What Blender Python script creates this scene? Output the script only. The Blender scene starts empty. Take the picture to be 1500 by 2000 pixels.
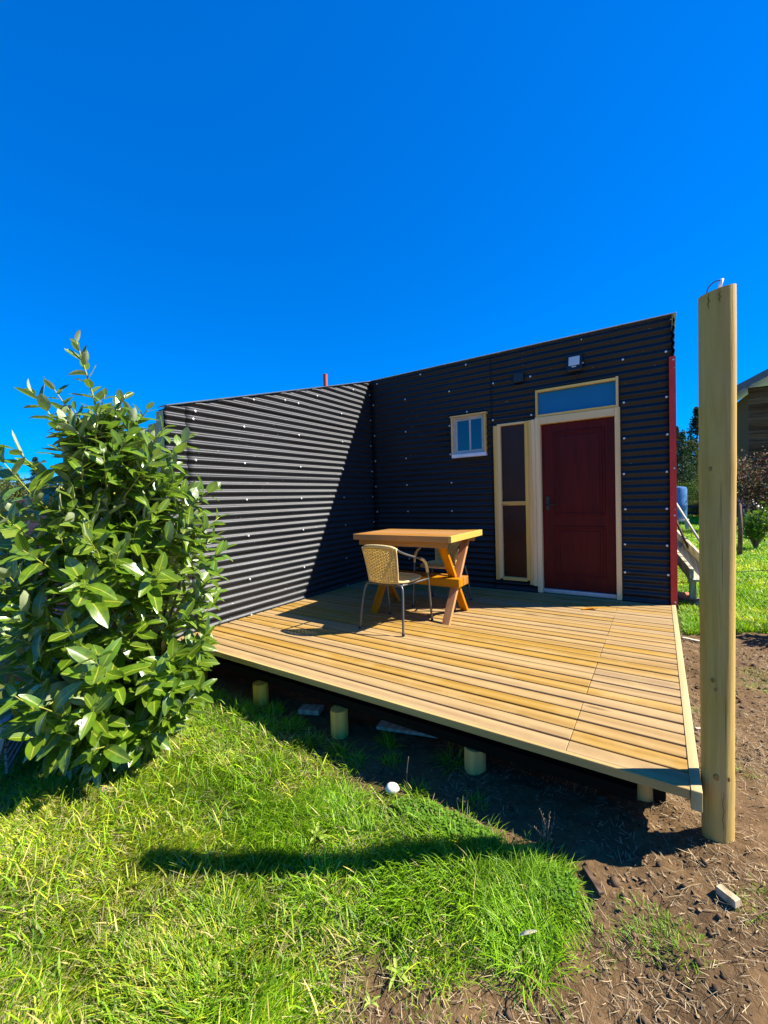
import bpy, bmesh, math, random
import numpy as np
from mathutils import Vector, Matrix
random.seed(7)
rng = np.random.default_rng(11)
scene = bpy.context.scene
COL = scene.collection

# ------------------------------------------------------------------ camera
YAW, PITCH, ROLL = [math.radians(a) for a in (33.615, 1.851, 1.773)]
CAM = Vector((3.61, -5.166, 1.183))
FPX = 809.92
_fw = Vector((-math.sin(YAW)*math.cos(PITCH), math.cos(YAW)*math.cos(PITCH), -math.sin(PITCH)))
_r0 = Vector((math.cos(YAW), math.sin(YAW), 0)); _u0 = _r0.cross(_fw)
_rt = math.cos(ROLL)*_r0 - math.sin(ROLL)*_u0
_up = math.sin(ROLL)*_r0 + math.cos(ROLL)*_u0
cam_d = bpy.data.cameras.new('camera'); cam = bpy.data.objects.new('camera', cam_d); COL.objects.link(cam)
m = Matrix.Identity(4)
for i in range(3):
    m[i][0], m[i][1], m[i][2], m[i][3] = _rt[i], _up[i], -_fw[i], CAM[i]
cam.matrix_world = m
cam_d.sensor_fit = 'HORIZONTAL'; cam_d.sensor_width = 36.0; cam_d.lens = FPX/1500*36
cam_d.clip_start = 0.05; cam_d.clip_end = 3000
scene.camera = cam

# ------------------------------------------------------------------ world, sun, exposure
SUN = Vector((.864, .503, .962)).normalized()
SUN_EL = math.asin(SUN.z); SUN_AZ = math.atan2(SUN.x, SUN.y)
world = bpy.data.worlds.new('World'); scene.world = world; world.use_nodes = True
wn = world.node_tree; wn.nodes.clear()
sky = wn.nodes.new('ShaderNodeTexSky'); sky.sky_type = 'NISHITA'; sky.sun_disc = False
sky.sun_elevation = SUN_EL; sky.sun_rotation = SUN_AZ
sky.altitude = 900; sky.air_density = 1.0; sky.dust_density = 0.0; sky.ozone_density = 10.0
hs = wn.nodes.new('ShaderNodeHueSaturation'); hs.inputs['Saturation'].default_value = 2.3
hs.inputs['Hue'].default_value = 0.52; hs.inputs['Value'].default_value = 1.10
bgn = wn.nodes.new('ShaderNodeBackground'); bgn.inputs['Strength'].default_value = 0.15
wo = wn.nodes.new('ShaderNodeOutputWorld')
gm = wn.nodes.new('ShaderNodeGamma'); gm.inputs['Gamma'].default_value = 0.6
wn.links.new(sky.outputs[0], gm.inputs[0]); wn.links.new(gm.outputs[0], hs.inputs['Color']); wn.links.new(hs.outputs[0], bgn.inputs['Color'])
wn.links.new(bgn.outputs[0], wo.inputs['Surface'])
sun_d = bpy.data.lights.new('sun', 'SUN'); sun_d.energy = 5.0; sun_d.angle = math.radians(0.5)
sun_d.color = (1.0, .93, .82)
sun = bpy.data.objects.new('sun', sun_d); COL.objects.link(sun); sun.location = (8, 4, 10)
sun.rotation_euler = (-SUN).to_track_quat('-Z', 'Y').to_euler()
vs = scene.view_settings
vs.view_transform = 'Standard'; vs.look = 'None'; vs.exposure = 1.35; vs.gamma = 1.0; vs.use_curve_mapping = False
scene.cycles.max_bounces = 8; scene.cycles.transparent_max_bounces = 8

# ------------------------------------------------------------------ tagging helpers
def tag(o, label=None, cat=None, group=None, kind=None):
    if label: o['label'] = label
    if cat: o['category'] = cat
    if group: o['group'] = group
    if kind: o['kind'] = kind
    return o
def thing(name, label, cat, loc=(0, 0, 0), rotz=0, group=None):
    o = bpy.data.objects.new(name, None); COL.objects.link(o); o.empty_display_size = .1
    o.location = loc; o.rotation_euler = (0, 0, rotz)
    return tag(o, label, cat, group)
def link(name, me, parent=None, loc=None, rot=None, scale=None):
    o = bpy.data.objects.new(name, me); COL.objects.link(o)
    if parent: o.parent = parent
    if loc is not None: o.location = loc
    if rot is not None: o.rotation_euler = rot
    if scale is not None: o.scale = scale
    return o
def copy_tree(o, parent=None):
    c = o.copy(); COL.objects.link(c); c.parent = parent
    for ch in list(o.children): copy_tree(ch, c)
    return c

# ------------------------------------------------------------------ mesh builder
class MB:
    def __init__(s): s.v = []; s.f = []
    def quad_grid(s, pts, closed_u=False, closed_v=False):
        """pts: [u][v] -> Vector"""
        nu, nv = len(pts), len(pts[0]); b = len(s.v)
        for row in pts: s.v.extend([tuple(p) for p in row])
        for i in range(nu if closed_u else nu-1):
            for j in range(nv if closed_v else nv-1):
                i2, j2 = (i+1) % nu, (j+1) % nv
                s.f.append((b+i*nv+j, b+i2*nv+j, b+i2*nv+j2, b+i*nv+j2))
        return s
    def box(s, x0, x1, y0, y1, z0, z1, mat=None, bev=0.0):
        bm = bmesh.new()
        bmesh.ops.create_cube(bm, size=1)
        for v in bm.verts:
            v.co = Vector(((x0+x1)/2+v.co.x*(x1-x0), (y0+y1)/2+v.co.y*(y1-y0), (z0+z1)/2+v.co.z*(z1-z0)))
        if bev > 0: bmesh.ops.bevel(bm, geom=list(bm.edges), offset=bev, segments=1, affect='EDGES')
        s.bm(bm, mat); bm.free(); return s
    def bm(s, bm, mat=None):
        b = len(s.v); bm.verts.index_update()
        for v in bm.verts: s.v.append(tuple(mat @ v.co) if mat else tuple(v.co))
        for f in bm.faces: s.f.append(tuple(b+v.index for v in f.verts))
        return s
    def beam(s, a, c, w, h, up=(0, 0, 1), bev=0.0):
        a, c = Vector(a), Vector(c); d = (c-a); L = d.length; x = d.normalized()
        y = Vector(up).cross(x).normalized(); z = x.cross(y)
        M = Matrix(((x.x, y.x, z.x, a.x), (x.y, y.y, z.y, a.y), (x.z, y.z, z.z, a.z), (0, 0, 0, 1)))
        return s.box(0, L, -w/2, w/2, -h/2, h/2, M, bev)
    def tube(s, pts, r, n=10, cap=True):
        pts = [Vector(p) for p in pts]; N = len(pts)
        if not hasattr(r, '__len__'): r = [r]*N
        t0 = (pts[1]-pts[0]).normalized()
        ref = Vector((0, 0, 1)) if abs(t0.z) < .9 else Vector((1, 0, 0))
        u = ref.cross(t0).normalized(); rows = []
        for i in range(N):
            t = (pts[min(i+1, N-1)]-pts[max(i-1, 0)]).normalized()
            u = (u - t*u.dot(t)).normalized(); w = t.cross(u)
            rows.append([pts[i] + (u*math.cos(2*math.pi*k/n) + w*math.sin(2*math.pi*k/n))*r[i] for k in range(n)])
        b = len(s.v); s.quad_grid(rows, closed_v=True)
        if cap:
            s.f.append(tuple(b+k for k in range(n))[::-1]); s.f.append(tuple(b+(N-1)*n+k for k in range(n)))
        return s
    def lathe(s, prof, c=(0, 0, 0), n=20):
        rows = [[(c[0]+r*math.cos(2*math.pi*k/n), c[1]+r*math.sin(2*math.pi*k/n), c[2]+z) for k in range(n)] for r, z in prof]
        b = len(s.v); s.quad_grid(rows, closed_v=True)
        s.f.append(tuple(b+k for k in range(n))[::-1]); s.f.append(tuple(b+(len(prof)-1)*n+k for k in range(n)))
        return s
    def mesh(s, name, mat, smooth=False, angle=None):
        me = bpy.data.meshes.new(name); me.from_pydata(s.v, [], s.f); me.update()
        bm = bmesh.new(); bm.from_mesh(me); bmesh.ops.recalc_face_normals(bm, faces=bm.faces); bm.to_mesh(me); bm.free()
        for mm in (mat if isinstance(mat, (list, tuple)) else [mat]): me.materials.append(mm)
        if smooth:
            me.polygons.foreach_set('use_smooth', [True]*len(me.polygons))
            if angle: me.set_sharp_from_angle(angle=math.radians(angle))
        return me
    def obj(s, name, mat, parent=None, smooth=False, angle=None, **k):
        return link(name, s.mesh(name, mat, smooth, angle), parent, **k)
def spline(pts, n=6):
    P = [Vector(p) for p in pts]; P = [2*P[0]-P[1]] + P + [2*P[-1]-P[-2]]; out = []
    for i in range(1, len(P)-2):
        for k in range(n):
            t = k/n; a, b, c, d = P[i-1], P[i], P[i+1], P[i+2]
            out.append(.5*((2*b)+(c-a)*t+(2*a-5*b+4*c-d)*t*t+(3*b-a-3*c+d)*t**3))
    out.append(P[-2]); return out

# numpy noise ------------------------------------------------------
def _h(ix, iy, s):
    n = (ix.astype(np.int64)*374761393 + iy.astype(np.int64)*668265263 + s*982451653) & 0xffffffff
    n = ((n ^ (n >> 13))*1274126177) & 0xffffffff
    return ((n ^ (n >> 16)) & 0xffff)/65535.0
def vnoise(x, y, sc, seed=0):
    x = np.asarray(x, float)/sc; y = np.asarray(y, float)/sc
    ix, iy = np.floor(x), np.floor(y); fx, fy = x-ix, y-iy
    fx = fx*fx*(3-2*fx); fy = fy*fy*(3-2*fy)
    a, b = _h(ix, iy, seed), _h(ix+1, iy, seed); c, d = _h(ix, iy+1, seed), _h(ix+1, iy+1, seed)
    return (a*(1-fx)+b*fx)*(1-fy) + (c*(1-fx)+d*fx)*fy
def fbm(x, y, sc, oct=3, seed=0):
    t = 0; a = 1; s = 0
    for o in range(oct): t = t+a*vnoise(x, y, sc/2**o, seed+o*17); s += a; a *= .5
    return t/s

# ------------------------------------------------------------------ materials
class NT:
    def __init__(s, name):
        s.mat = bpy.data.materials.new(name); s.mat.use_nodes = True
        s.t = s.mat.node_tree; s.t.nodes.clear()
        s.out = s.t.nodes.new('ShaderNodeOutputMaterial')
    def n(s, typ, **k):
        nd = s.t.nodes.new('ShaderNode'+typ)
        for key, v in k.items():
            if key.startswith('i_'):
                nd.inputs[key[2:].replace('_', ' ')].default_value = v
            else: setattr(nd, key, v)
        return nd
    def l(s, a, b): s.t.links.new(a, b)
    def ramp(s, fac, stops, interp='LINEAR'):
        r = s.n('ValToRGB'); r.color_ramp.interpolation = interp; e = r.color_ramp.elements
        while len(e) < len(stops): e.new(.5)
        for el, (p, c) in zip(e, stops): el.position = p; el.color = (*c, 1)
        s.l(fac, r.inputs[0]); return r.outputs[0]
    def mix(s, fac, a, b, blend='MIX'):
        mx = s.n('Mix', data_type='RGBA', blend_type=blend)
        for sock, v in ((mx.inputs[0], fac), (mx.inputs[6], a), (mx.inputs[7], b)):
            if hasattr(v, 'is_linked'): s.l(v, sock)
            elif isinstance(v, (int, float)): sock.default_value = v
            else: sock.default_value = (*v, 1)
        return mx.outputs[2]
    def math(s, op, a, b=0.0):
        md = s.n('Math', operation=op)
        for sock, v in ((md.inputs[0], a), (md.inputs[1], b)):
            if hasattr(v, 'is_linked'): s.l(v, sock)
            else: sock.default_value = v
        return md.outputs[0]
    def noise(s, vec, scale, detail=4, rough=.55, dist=0):
        nd = s.n('TexNoise'); nd.inputs['Scale'].default_value = scale; nd.inputs['Detail'].default_value = detail
        nd.inputs['Roughness'].default_value = rough; nd.inputs['Distortion'].default_value = dist
        if vec is not None: s.l(vec, nd.inputs['Vector'])
        return nd.outputs['Fac']
    def coords(s, scale=(1, 1, 1), randoff=True, which='Object'):
        tc = s.n('TexCoord'); mp = s.n('Mapping'); mp.inputs['Scale'].default_value = scale
        src = tc.outputs[which]
        if randoff:
            oi = s.n('ObjectInfo'); ad = s.n('VectorMath', operation='ADD')
            vm = s.n('VectorMath', operation='SCALE'); vm.inputs[0].default_value = (13.1, 7.7, 5.3)
            s.l(oi.outputs['Random'], vm.inputs['Scale']); s.l(src, ad.inputs[0]); s.l(vm.outputs[0], ad.inputs[1]); src = ad.outputs[0]
            s.rand = oi.outputs['Random']
        s.l(src, mp.inputs['Vector']); return mp.outputs[0]
    def bsdf(s, color, rough=.6, spec=.5, metal=0, bump=None, bstr=.3, bdist=.01, **k):
        p = s.n('BsdfPrincipled')
        for nm, v in (('Base Color', color), ('Roughness', rough), ('Specular IOR Level', spec), ('Metallic', metal)):
            if hasattr(v, 'is_linked'): s.l(v, p.inputs[nm])
            elif isinstance(v, (tuple, list)): p.inputs[nm].default_value = (*v, 1)
            else: p.inputs[nm].default_value = v
        for kk, v in k.items(): p.inputs[kk.replace('_', ' ')].default_value = v
        if bump is not None:
            bn = s.n('Bump'); bn.inputs['Strength'].default_value = bstr; bn.inputs['Distance'].default_value = bdist
            s.l(bump, bn.inputs['Height']); s.l(bn.outputs[0], p.inputs['Normal'])
        s.l(p.outputs[0], s.out.inputs['Surface']); return p
MATS = {}
def wood(name, dark, mid, light, axis='x', rough=.6, spec=.3, var=.35, knots=True, grain=1.0, stain=None):
    t = NT(name)
    sc = {'x': (.9, 14, 14), 'y': (14, .9, 14), 'z': (14, 14, .9)}[axis]
    v = t.coords(tuple(c*grain for c in sc))
    n1 = t.noise(v, 2.2, 5, .6, .6)
    wv = t.n('TexWave', wave_type='BANDS', bands_direction={'x': 'Y', 'y': 'X', 'z': 'X'}[axis])
    wv.inputs['Scale'].default_value = .4; wv.inputs['Distortion'].default_value = 7; wv.inputs['Detail'].default_value = 3
    wv.inputs['Detail Scale'].default_value = .8; t.l(v, wv.inputs['Vector'])
    f = t.mix(.3, n1, wv.outputs['Fac'])
    c = t.ramp(f, [(.22, dark), (.5, mid), (.78, light)])
    hv = t.n('HueSaturation'); t.l(c, hv.inputs['Color'])
    val = t.math('ADD', t.math('MULTIPLY', t.rand, var), 1-var*.5); t.l(val, hv.inputs['Value'])
    sat = t.math('ADD', t.math('MULTIPLY', t.math('FRACT', t.math('MULTIPLY', t.rand, 17.3)), .3), .85); t.l(sat, hv.inputs['Saturation'])
    c = hv.outputs[0]
    if knots:
        v2 = t.coords(tuple({'x': (1.6, 7, 7), 'y': (7, 1.6, 7), 'z': (7, 7, 1.6)}[axis]))
        vo = t.n('TexVoronoi'); vo.inputs['Scale'].default_value = 1.0; t.l(v2, vo.inputs['Vector'])
        kf = t.ramp(vo.outputs['Distance'], [(.05, (1, 1, 1)), (.14, (0, 0, 0))])
        c = t.mix(t.math('MULTIPLY', kf, .75), c, tuple(x*.45 for x in dark))
    if stain:
        v3 = t.coords((1, 1, 1)); sf = t.ramp(t.noise(v3, 3.0, 5, .7), [(.5, (0, 0, 0)), (.7, (1, 1, 1))])
        c = t.mix(t.math('MULTIPLY', sf, .55), c, stain)
    fine = t.noise(t.coords(tuple(x*5 for x in sc)), 3, 4)
    t.bsdf(c, rough, spec, bump=t.mix(.5, f, fine), bstr=.25, bdist=.004)
    MATS[name] = t.mat; return t.mat
def plain(name, color, rough=.5, spec=.4, metal=0, var=.15, nscale=6, bump=.0, speck=None):
    t = NT(name); v = t.coords((1, 1, 1)); nz = t.noise(v, nscale, 5, .6)
    c = t.ramp(nz, [(.3, tuple(x*(1-var) for x in color)), (.7, tuple(min(1, x*(1+var)) for x in color))])
    if speck:
        c = t.mix(t.ramp(t.noise(v, speck[1], 3, .5), [(speck[2], (0, 0, 0)), (speck[2]+.04, (1, 1, 1))]), c, speck[0])
    r = t.math('ADD', t.math('MULTIPLY', nz, .25), rough-.12)
    t.bsdf(c, r, spec, metal, bump=nz if bump else None, bstr=bump, bdist=.01)
    MATS[name] = t.mat; return t.mat

M_DECK = wood('deck_pine', (.262, .154, .047), (.335, .208, .069), (.395, .258, .094), 'x', .6, .2, .09, True, .6, stain=(.41, .295, .125))
M_DECKY = wood('deck_trim_pine', (.32, .235, .09), (.40, .31, .135), (.48, .39, .19), 'y', .65, .25, .1, True, .6)
M_FASCIA = wood('deck_fascia_pine', (.36, .21, .045), (.47, .29, .065), (.56, .37, .10), 'x', .65, .25, .1, True, .6)
M_FRAMEZ = wood('frame_pine_upright', (.68, .42, .13), (.82, .55, .19), (.88, .64, .26), 'z', .6, .3, .12, True, .6)
M_FRAMEX = wood('frame_pine_level', (.68, .42, .13), (.82, .55, .19), (.88, .64, .26), 'x', .6, .3, .12, True, .6)
def post_mat():
    t = NT('treated_post'); v = t.coords((9, 9, .55), False); w = t.coords((1, 1, 1), False)
    n1 = t.noise(v, 2.0, 6, .65, .8); n2 = t.noise(t.coords((60, 60, 1.6), False), 2, 5, .7); big = t.noise(w, 2.2, 4, .6)
    c = t.ramp(n1, [(.25, (.34, .21, .045)), (.5, (.50, .33, .078)), (.75, (.62, .43, .12))])
    c = t.mix(t.ramp(big, [(.42, (0, 0, 0)), (.68, (.55, .55, .55))]), c, (.46, .35, .15))
    c = t.mix(t.ramp(n2, [(.30, (.75, .75, .75)), (.42, (0, 0, 0))]), c, (.27, .16, .04))
    chk = t.ramp(t.noise(t.coords((34, 34, .5), False), 1.6, 3, .5), [(.69, (0, 0, 0)), (.72, (1, 1, 1))])
    c = t.mix(t.math('MULTIPLY', chk, .55), c, (.10, .06, .02))
    t.bsdf(c, .72, .2, bump=t.mix(.5, n2, n1), bstr=.55, bdist=.006)
    return t.mat
M_POST = post_mat()
M_TAB = wood('varnished_pine', (.26, .105, .019), (.34, .155, .032), (.40, .205, .05), 'x', .5, .2, .2, True, .6)
M_TABLEG = wood('varnished_pine_leg', (.36, .125, .014), (.45, .175, .022), (.52, .23, .036), 'z', .55, .12, .2, False, .5)
M_PLYW = wood('weathered_boards', (.26, .2, .13), (.42, .33, .22), (.55, .45, .32), 'z', .8, .15, .2, True)
M_DARKW = wood('dark_cladding', (.040, .022, .012), (.10, .056, .030), (.17, .10, .055), 'x', .8, .15, .5, False)
M_BLACKW = wood('shade_black_timber', (.004, .003, .002), (.008, .006, .004), (.014, .010, .007), 'x', .85, .1, .2, False)  # near-black colour paints in the deep shade under the deck
M_STUMP = wood('stump_pine', (.66, .28, .012), (.80, .37, .018), (.85, .44, .035), 'z', .7, .2, .2, False)
M_GREYW = wood('grey_timber', (.28, .25, .16), (.42, .38, .26), (.54, .50, .37), 'y', .8, .15, .2, False)

def corr_mat():
    t = NT('black_corrugated_paint'); v = t.coords((1, 1, 1))
    n = t.noise(v, 1.4, 5, .6); n2 = t.noise(v, 60, 3, .6)
    streak = t.noise(t.coords((1.2, 1.2, 22)), 1.6, 5, .65)
    c = t.ramp(n, [(.3, (.008, .0095, .012)), (.7, (.014, .0165, .020))])
    c = t.mix(t.ramp(streak, [(.55, (0, 0, 0)), (.8, (.5, .5, .5))]), c, (.032, .032, .032))
    sp = t.ramp(t.noise(t.coords((2.2, 2.2, 9)), 9, 2, .5), [(.74, (0, 0, 0)), (.78, (1, 1, 1))])
    c = t.mix(t.math('MULTIPLY', sp, .6), c, (.4, .4, .4))
    r = t.math('ADD', t.math('MULTIPLY', n2, .16), t.math('ADD', t.math('MULTIPLY', streak, .18), .35))
    p = t.bsdf(c, r, .46, bump=t.mix(.4, n2, streak), bstr=.12, bdist=.003)
    g = t.n('NewGeometry'); cr = t.n('VectorMath', operation='CROSS_PRODUCT'); cr.inputs[0].default_value = (0, 0, 1)   # rolled along the sheet
    t.l(g.outputs['True Normal'], cr.inputs[1]); t.l(cr.outputs[0], p.inputs['Tangent']); p.inputs['Anisotropic'].default_value = .75
    return t.mat
M_CORR = corr_mat()
M_BLACK = plain('black_plastic', (.012, .012, .013), .4, .5)
M_BACK = plain('building_paper', (.01, .01, .01), .9, .1)
M_SCREW = plain('galvanised_screw', (.72, .72, .7), .35, .5, .3)
M_FLASH = plain('grey_flashing', (.55, .57, .58), .35, .5, .6)
M_RED = plain('red_flashing', (.62, .03, .018), .45, .45, 0, .2, 8, speck=((.6, .45, .4), 40, .70))
M_REDPIPE = plain('red_pipe', (.42, .05, .03), .45, .5)
M_WHITE = plain('white_aluminium', (.88, .90, .92), .4, .5)
M_BEIGEAL = plain('beige_aluminium', (.48, .48, .43), .45, .5)
M_LENS = plain('lamp_glass', (.62, .64, .62), .15, .6, 0, .05)
def door_mat():
    t = NT('mahogany_door'); v = t.coords((9, 9, .8), False)
    n = t.noise(v, 2.5, 5, .6, .5)
    c = t.ramp(n, [(.3, (.055, .001, .0007)), (.7, (.10, .0025, .0013))])
    t.bsdf(c, .5, .2, bump=n, bstr=.06, bdist=.004); return t.mat
M_DOOR = door_mat()
def glass_mat(name, col, rough, spec=1.0, fleck=False):
    t = NT(name); v = t.coords((1, 1, 1), False)
    n = t.noise(v, 3, 2)
    c = t.ramp(n, [(.3, tuple(x*.85 for x in col)), (.7, col)])
    if fleck:
        vo = t.n('TexVoronoi'); vo.inputs['Scale'].default_value = 70; t.l(v, vo.inputs['Vector'])
        t.bsdf(c, rough, spec, bump=vo.outputs['Distance'], bstr=.5, bdist=.004)
    else: t.bsdf(c, rough, spec, bump=n, bstr=.02)
    return t.mat
M_GLASS = glass_mat('window_glass', (.012, .03, .05), .04)
M_TRANS = glass_mat('transom_film_glass', (.02, .15, .30), .1, .5)
M_AMBER = glass_mat('amber_patterned_glass', (.035, .007, .003), .3, .3, True)
M_CURT = plain('curtain_cloth', (.10, .18, .22), .8, .2)
M_METAL = plain('grey_chair_tube', (.10, .10, .095), .36, .5, .35)
def wicker():
    t = NT('wicker'); v = t.coords((1, 1, 1)); n = t.noise(v, 40, 4, .6)
    c = t.ramp(n, [(.3, (.62, .40, .085)), (.7, (.82, .58, .17))])
    t.bsdf(c, .55, .35, bump=n, bstr=.1, bdist=.002); return t.mat
M_WICK = wicker()
M_WRAP = plain('wicker_wrap', (.60, .44, .18), .55, .35, 0, .2, 60)
M_BENCH = plain('grey_green_paint', (.20, .27, .29), .55, .4, 0, .2, 12)
M_STONE = plain('pale_stone', (.62, .60, .52), .8, .3, 0, .2, 20, .3)
M_PINK = wood('purple_cladding', (.20, .045, .06), (.30, .075, .095), (.36, .10, .12), 'x', .7, .25, .2, False)
M_BLUE = plain('blue_barrel_plastic', (.06, .19, .42), .45, .5)
M_TARP = plain('dark_blue_tarp', (.012, .016, .06), .45, .5, 0, .3, 4, .3)
M_HOSE = plain('blue_hose', (.02, .09, .35), .4, .5)
M_HOSE2 = plain('green_hose', (.02, .28, .22), .4, .5)
M_BRICK = plain('brick_red', (.45, .16, .10), .85, .2, 0, .25, 30, .4)
M_ROOF = plain('metal_roof', (.10, .11, .12), .4, .5, .3)
M_WIRE = plain('wire', (.08, .08, .08), .5, .5, .6)
M_TERRA = plain('pale_debris', (.55, .38, .26), .8, .2, 0, .3, 30, .4)

def attr_mat(name, rough, spec, trans=0.0, tcol=1.0, bump=False):
    t = NT(name); a = t.n('VertexColor', layer_name='col')
    p = t.bsdf(a.outputs['Color'], rough, spec)
    if trans:
        tr = t.n('BsdfTranslucent'); mx = t.n('MixShader'); mx.inputs[0].default_value = trans
        t.l(t.mix(1.0, a.outputs['Color'], (tcol, tcol, tcol*.55), 'MULTIPLY'), tr.inputs['Color'])
        t.l(p.outputs[0], mx.inputs[1]); t.l(tr.outputs[0], mx.inputs[2]); t.l(mx.outputs[0], t.out.inputs['Surface'])
    return t.mat
M_GRASS = attr_mat('grass_blades', .5, .35, .35, 1.3)
M_LITTER = attr_mat('dry_litter', .8, .2)
M_NEEDLE = attr_mat('needle_foliage', .7, .2, .2, 1.2)

def leaf_mat(name, top, under, rib):
    t = NT(name); g = t.n('NewGeometry')
    uv = t.n('UVMap', uv_map='UVMap'); sp = t.n('SeparateXYZ'); t.l(uv.outputs[0], sp.inputs[0])
    v = t.coords((1, 1, 1)); nz = t.noise(v, 30, 3)
    hv = t.n('HueSaturation'); hv.inputs['Color'].default_value = (*top, 1)
    t.l(t.math('ADD', t.math('MULTIPLY', t.noise(v, 6, 2), 1.7), t.math('MULTIPLY', nz, .4)), hv.inputs['Value'])
    t.l(t.math('ADD', t.math('MULTIPLY', t.noise(v, 4, 2), .07), .465), hv.inputs['Hue'])
    du = t.math('ABSOLUTE', t.math('SUBTRACT', sp.outputs[0], .5))
    ribf = t.ramp(du, [(.02, (1, 1, 1)), (.055, (0, 0, 0))])
    side = t.n('TexWave', wave_type='BANDS', bands_direction='Y'); side.inputs['Scale'].default_value = 5
    ad = t.n('CombineXYZ'); t.l(t.math('ADD', sp.outputs[1], t.math('MULTIPLY', du, -.9)), ad.inputs[1]); t.l(ad.outputs[0], side.inputs['Vector'])
    c = t.mix(t.math('MULTIPLY', ribf, .8), hv.outputs[0], rib)
    c = t.mix(t.math('MULTIPLY', side.outputs['Fac'], .12), c, rib)
    c2 = t.mix(t.math('MULTIPLY', ribf, .5), under, rib)
    cc = t.mix(g.outputs['Backfacing'], c, c2)
    rr = t.math('ADD', t.math('MULTIPLY', g.outputs['Backfacing'], .18), .26)
    p = t.bsdf(cc, rr, .85, bump=side.outputs['Fac'], bstr=.15, bdist=.004)
    tr = t.n('BsdfTranslucent'); t.l(t.mix(1.0, c, (1.6, 1.9, .35), 'MULTIPLY'), tr.inputs['Color'])
    mx = t.n('MixShader'); mx.inputs[0].default_value = .25
    t.l(p.outputs[0], mx.inputs[1]); t.l(tr.outputs[0], mx.inputs[2]); t.l(mx.outputs[0], t.out.inputs['Surface'])
    return t.mat
M_LEAF = leaf_mat('glossy_leaf', (.072, .145, .005), (.42, .48, .27), (.36, .38, .05))
M_STEM = plain('green_stem', (.30, .30, .045), .5, .4, 0, .25, 20)
M_BARK = plain('brown_bark', (.16, .11, .06), .8, .2, 0, .4, 25, .5)
M_WEED = plain('weed_leaf', (.26, .34, .05), .5, .35, 0, .3, 20)
M_DEAD = plain('dead_weed', (.24, .17, .10), .8, .15, 0, .3, 40)
M_DRY = plain('dry_stalk', (.55, .46, .34), .7, .2, 0, .25, 30)

# ------------------------------------------------------------------ ground
LAWN = np.array([(-3, -2.9), (.6, -3.16), (1.09, -3.28), (1.56, -3.30), (1.9, -3.42), (2.22, -3.41), (2.43, -3.43), (2.67, -3.45), (2.98, -3.47), (3.22, -3.43), (3.33, -3.52),
                 (3.26, -3.74), (3.12, -3.9), (2.95, -3.98), (2.78, -4.03), (2.65, -4.11), (2.74, -4.16), (2.80, -4.4), (2.9, -5.2), (2.5, -8), (-3, -8)])
def inpoly(px, py, poly):
    ins = np.zeros(px.shape, bool); n = len(poly); j = n-1
    for i in range(n):
        xi, yi = poly[i]; xj, yj = poly[j]
        c = ((yi > py) != (yj > py)) & (px < (xj-xi)*(py-yi)/(yj-yi+1e-12)+xi)
        ins ^= c; j = i
    return ins
def distpoly(px, py, poly):
    d = np.full(px.shape, 1e9); n = len(poly)
    for i in range(n):
        a = poly[i]; b = poly[(i+1) % n]; ab = b-a
        t = np.clip(((px-a[0])*ab[0]+(py-a[1])*ab[1])/(ab@ab), 0, 1)
        d = np.minimum(d, np.hypot(px-a[0]-t*ab[0], py-a[1]-t*ab[1]))
    return d
def lawn_sd(x, y):
    x = np.asarray(x, float); y = np.asarray(y, float)
    xw = x+(vnoise(x, y, .12, 5)-.5)*.12; yw = y+(vnoise(x, y, .12, 9)-.5)*.12
    near = np.where(inpoly(xw, yw, LAWN), 1, -1)*distpoly(xw, yw, LAWN)
    # field behind and beside the cabin: grass beyond the bare strip along the deck
    fe = np.where(x < 4.1, .25, .25+(x-4.1)*1.1)
    fr = np.minimum(yw-fe, 2.0)
    fl = np.minimum(np.minimum(-.4-xw, 3.0), 2.0)
    return np.maximum(np.maximum(near, fr), fl)
def gz(x, y):
    x = np.asarray(x, float); y = np.asarray(y, float)
    z = -.42 + .068*np.exp(-((y+3.15)/.55)**2) + .10*np.exp(-(((x-4.0)/.75)**2+((y+3.0)/.7)**2)) + .06*np.exp(-(((x-4.6)/1.2)**2+((y+.6)/2.2)**2)) + .05*np.exp(-(((x-1.0)/.4)**2+((y+3.4)/.3)**2))
    near = np.exp(-(((x-2)/9)**2+((y+2)/9)**2))
    z = z + ((fbm(x, y, .7, 2, 1)-.5)*.07 + (fbm(x, y, .18, 2, 2)-.5)*.03)*near
    sd = np.clip(-lawn_sd(x, y)/.08, 0, 1)*near
    n = fbm(x, y, .085, 3, 3)
    z = z + sd*((n-.5)*.035 + np.maximum(vnoise(x, y, .04, 8)-.62, 0)*.035)
    far = np.clip((np.hypot(x-2, y+2)-14)/60, 0, 1)
    return z + far*(fbm(x, y, 40, 2, 6)-.5)*.8
def axis(lo, hi, step, far):
    a = list(np.arange(lo, hi, step)); s = step; p = hi
    while p < far: a.append(p); s *= 1.18; p += s
    s = step; p = lo
    pre = []
    while p > -far: s *= 1.18; p -= s; pre.append(p)
    return np.array(pre[::-1]+a)
gx = axis(-.6, 5.4, .022, 900); gy = axis(-5.2, .6, .022, 900)
GX, GY = np.meshgrid(gx, gy, indexing='ij'); GZ = gz(GX, GY); nx, ny = GX.shape
idx = np.arange(nx*ny).reshape(nx, ny)
F = np.stack([idx[:-1, :-1], idx[1:, :-1], idx[1:, 1:], idx[:-1, 1:]], -1).reshape(-1, 4)
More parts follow.
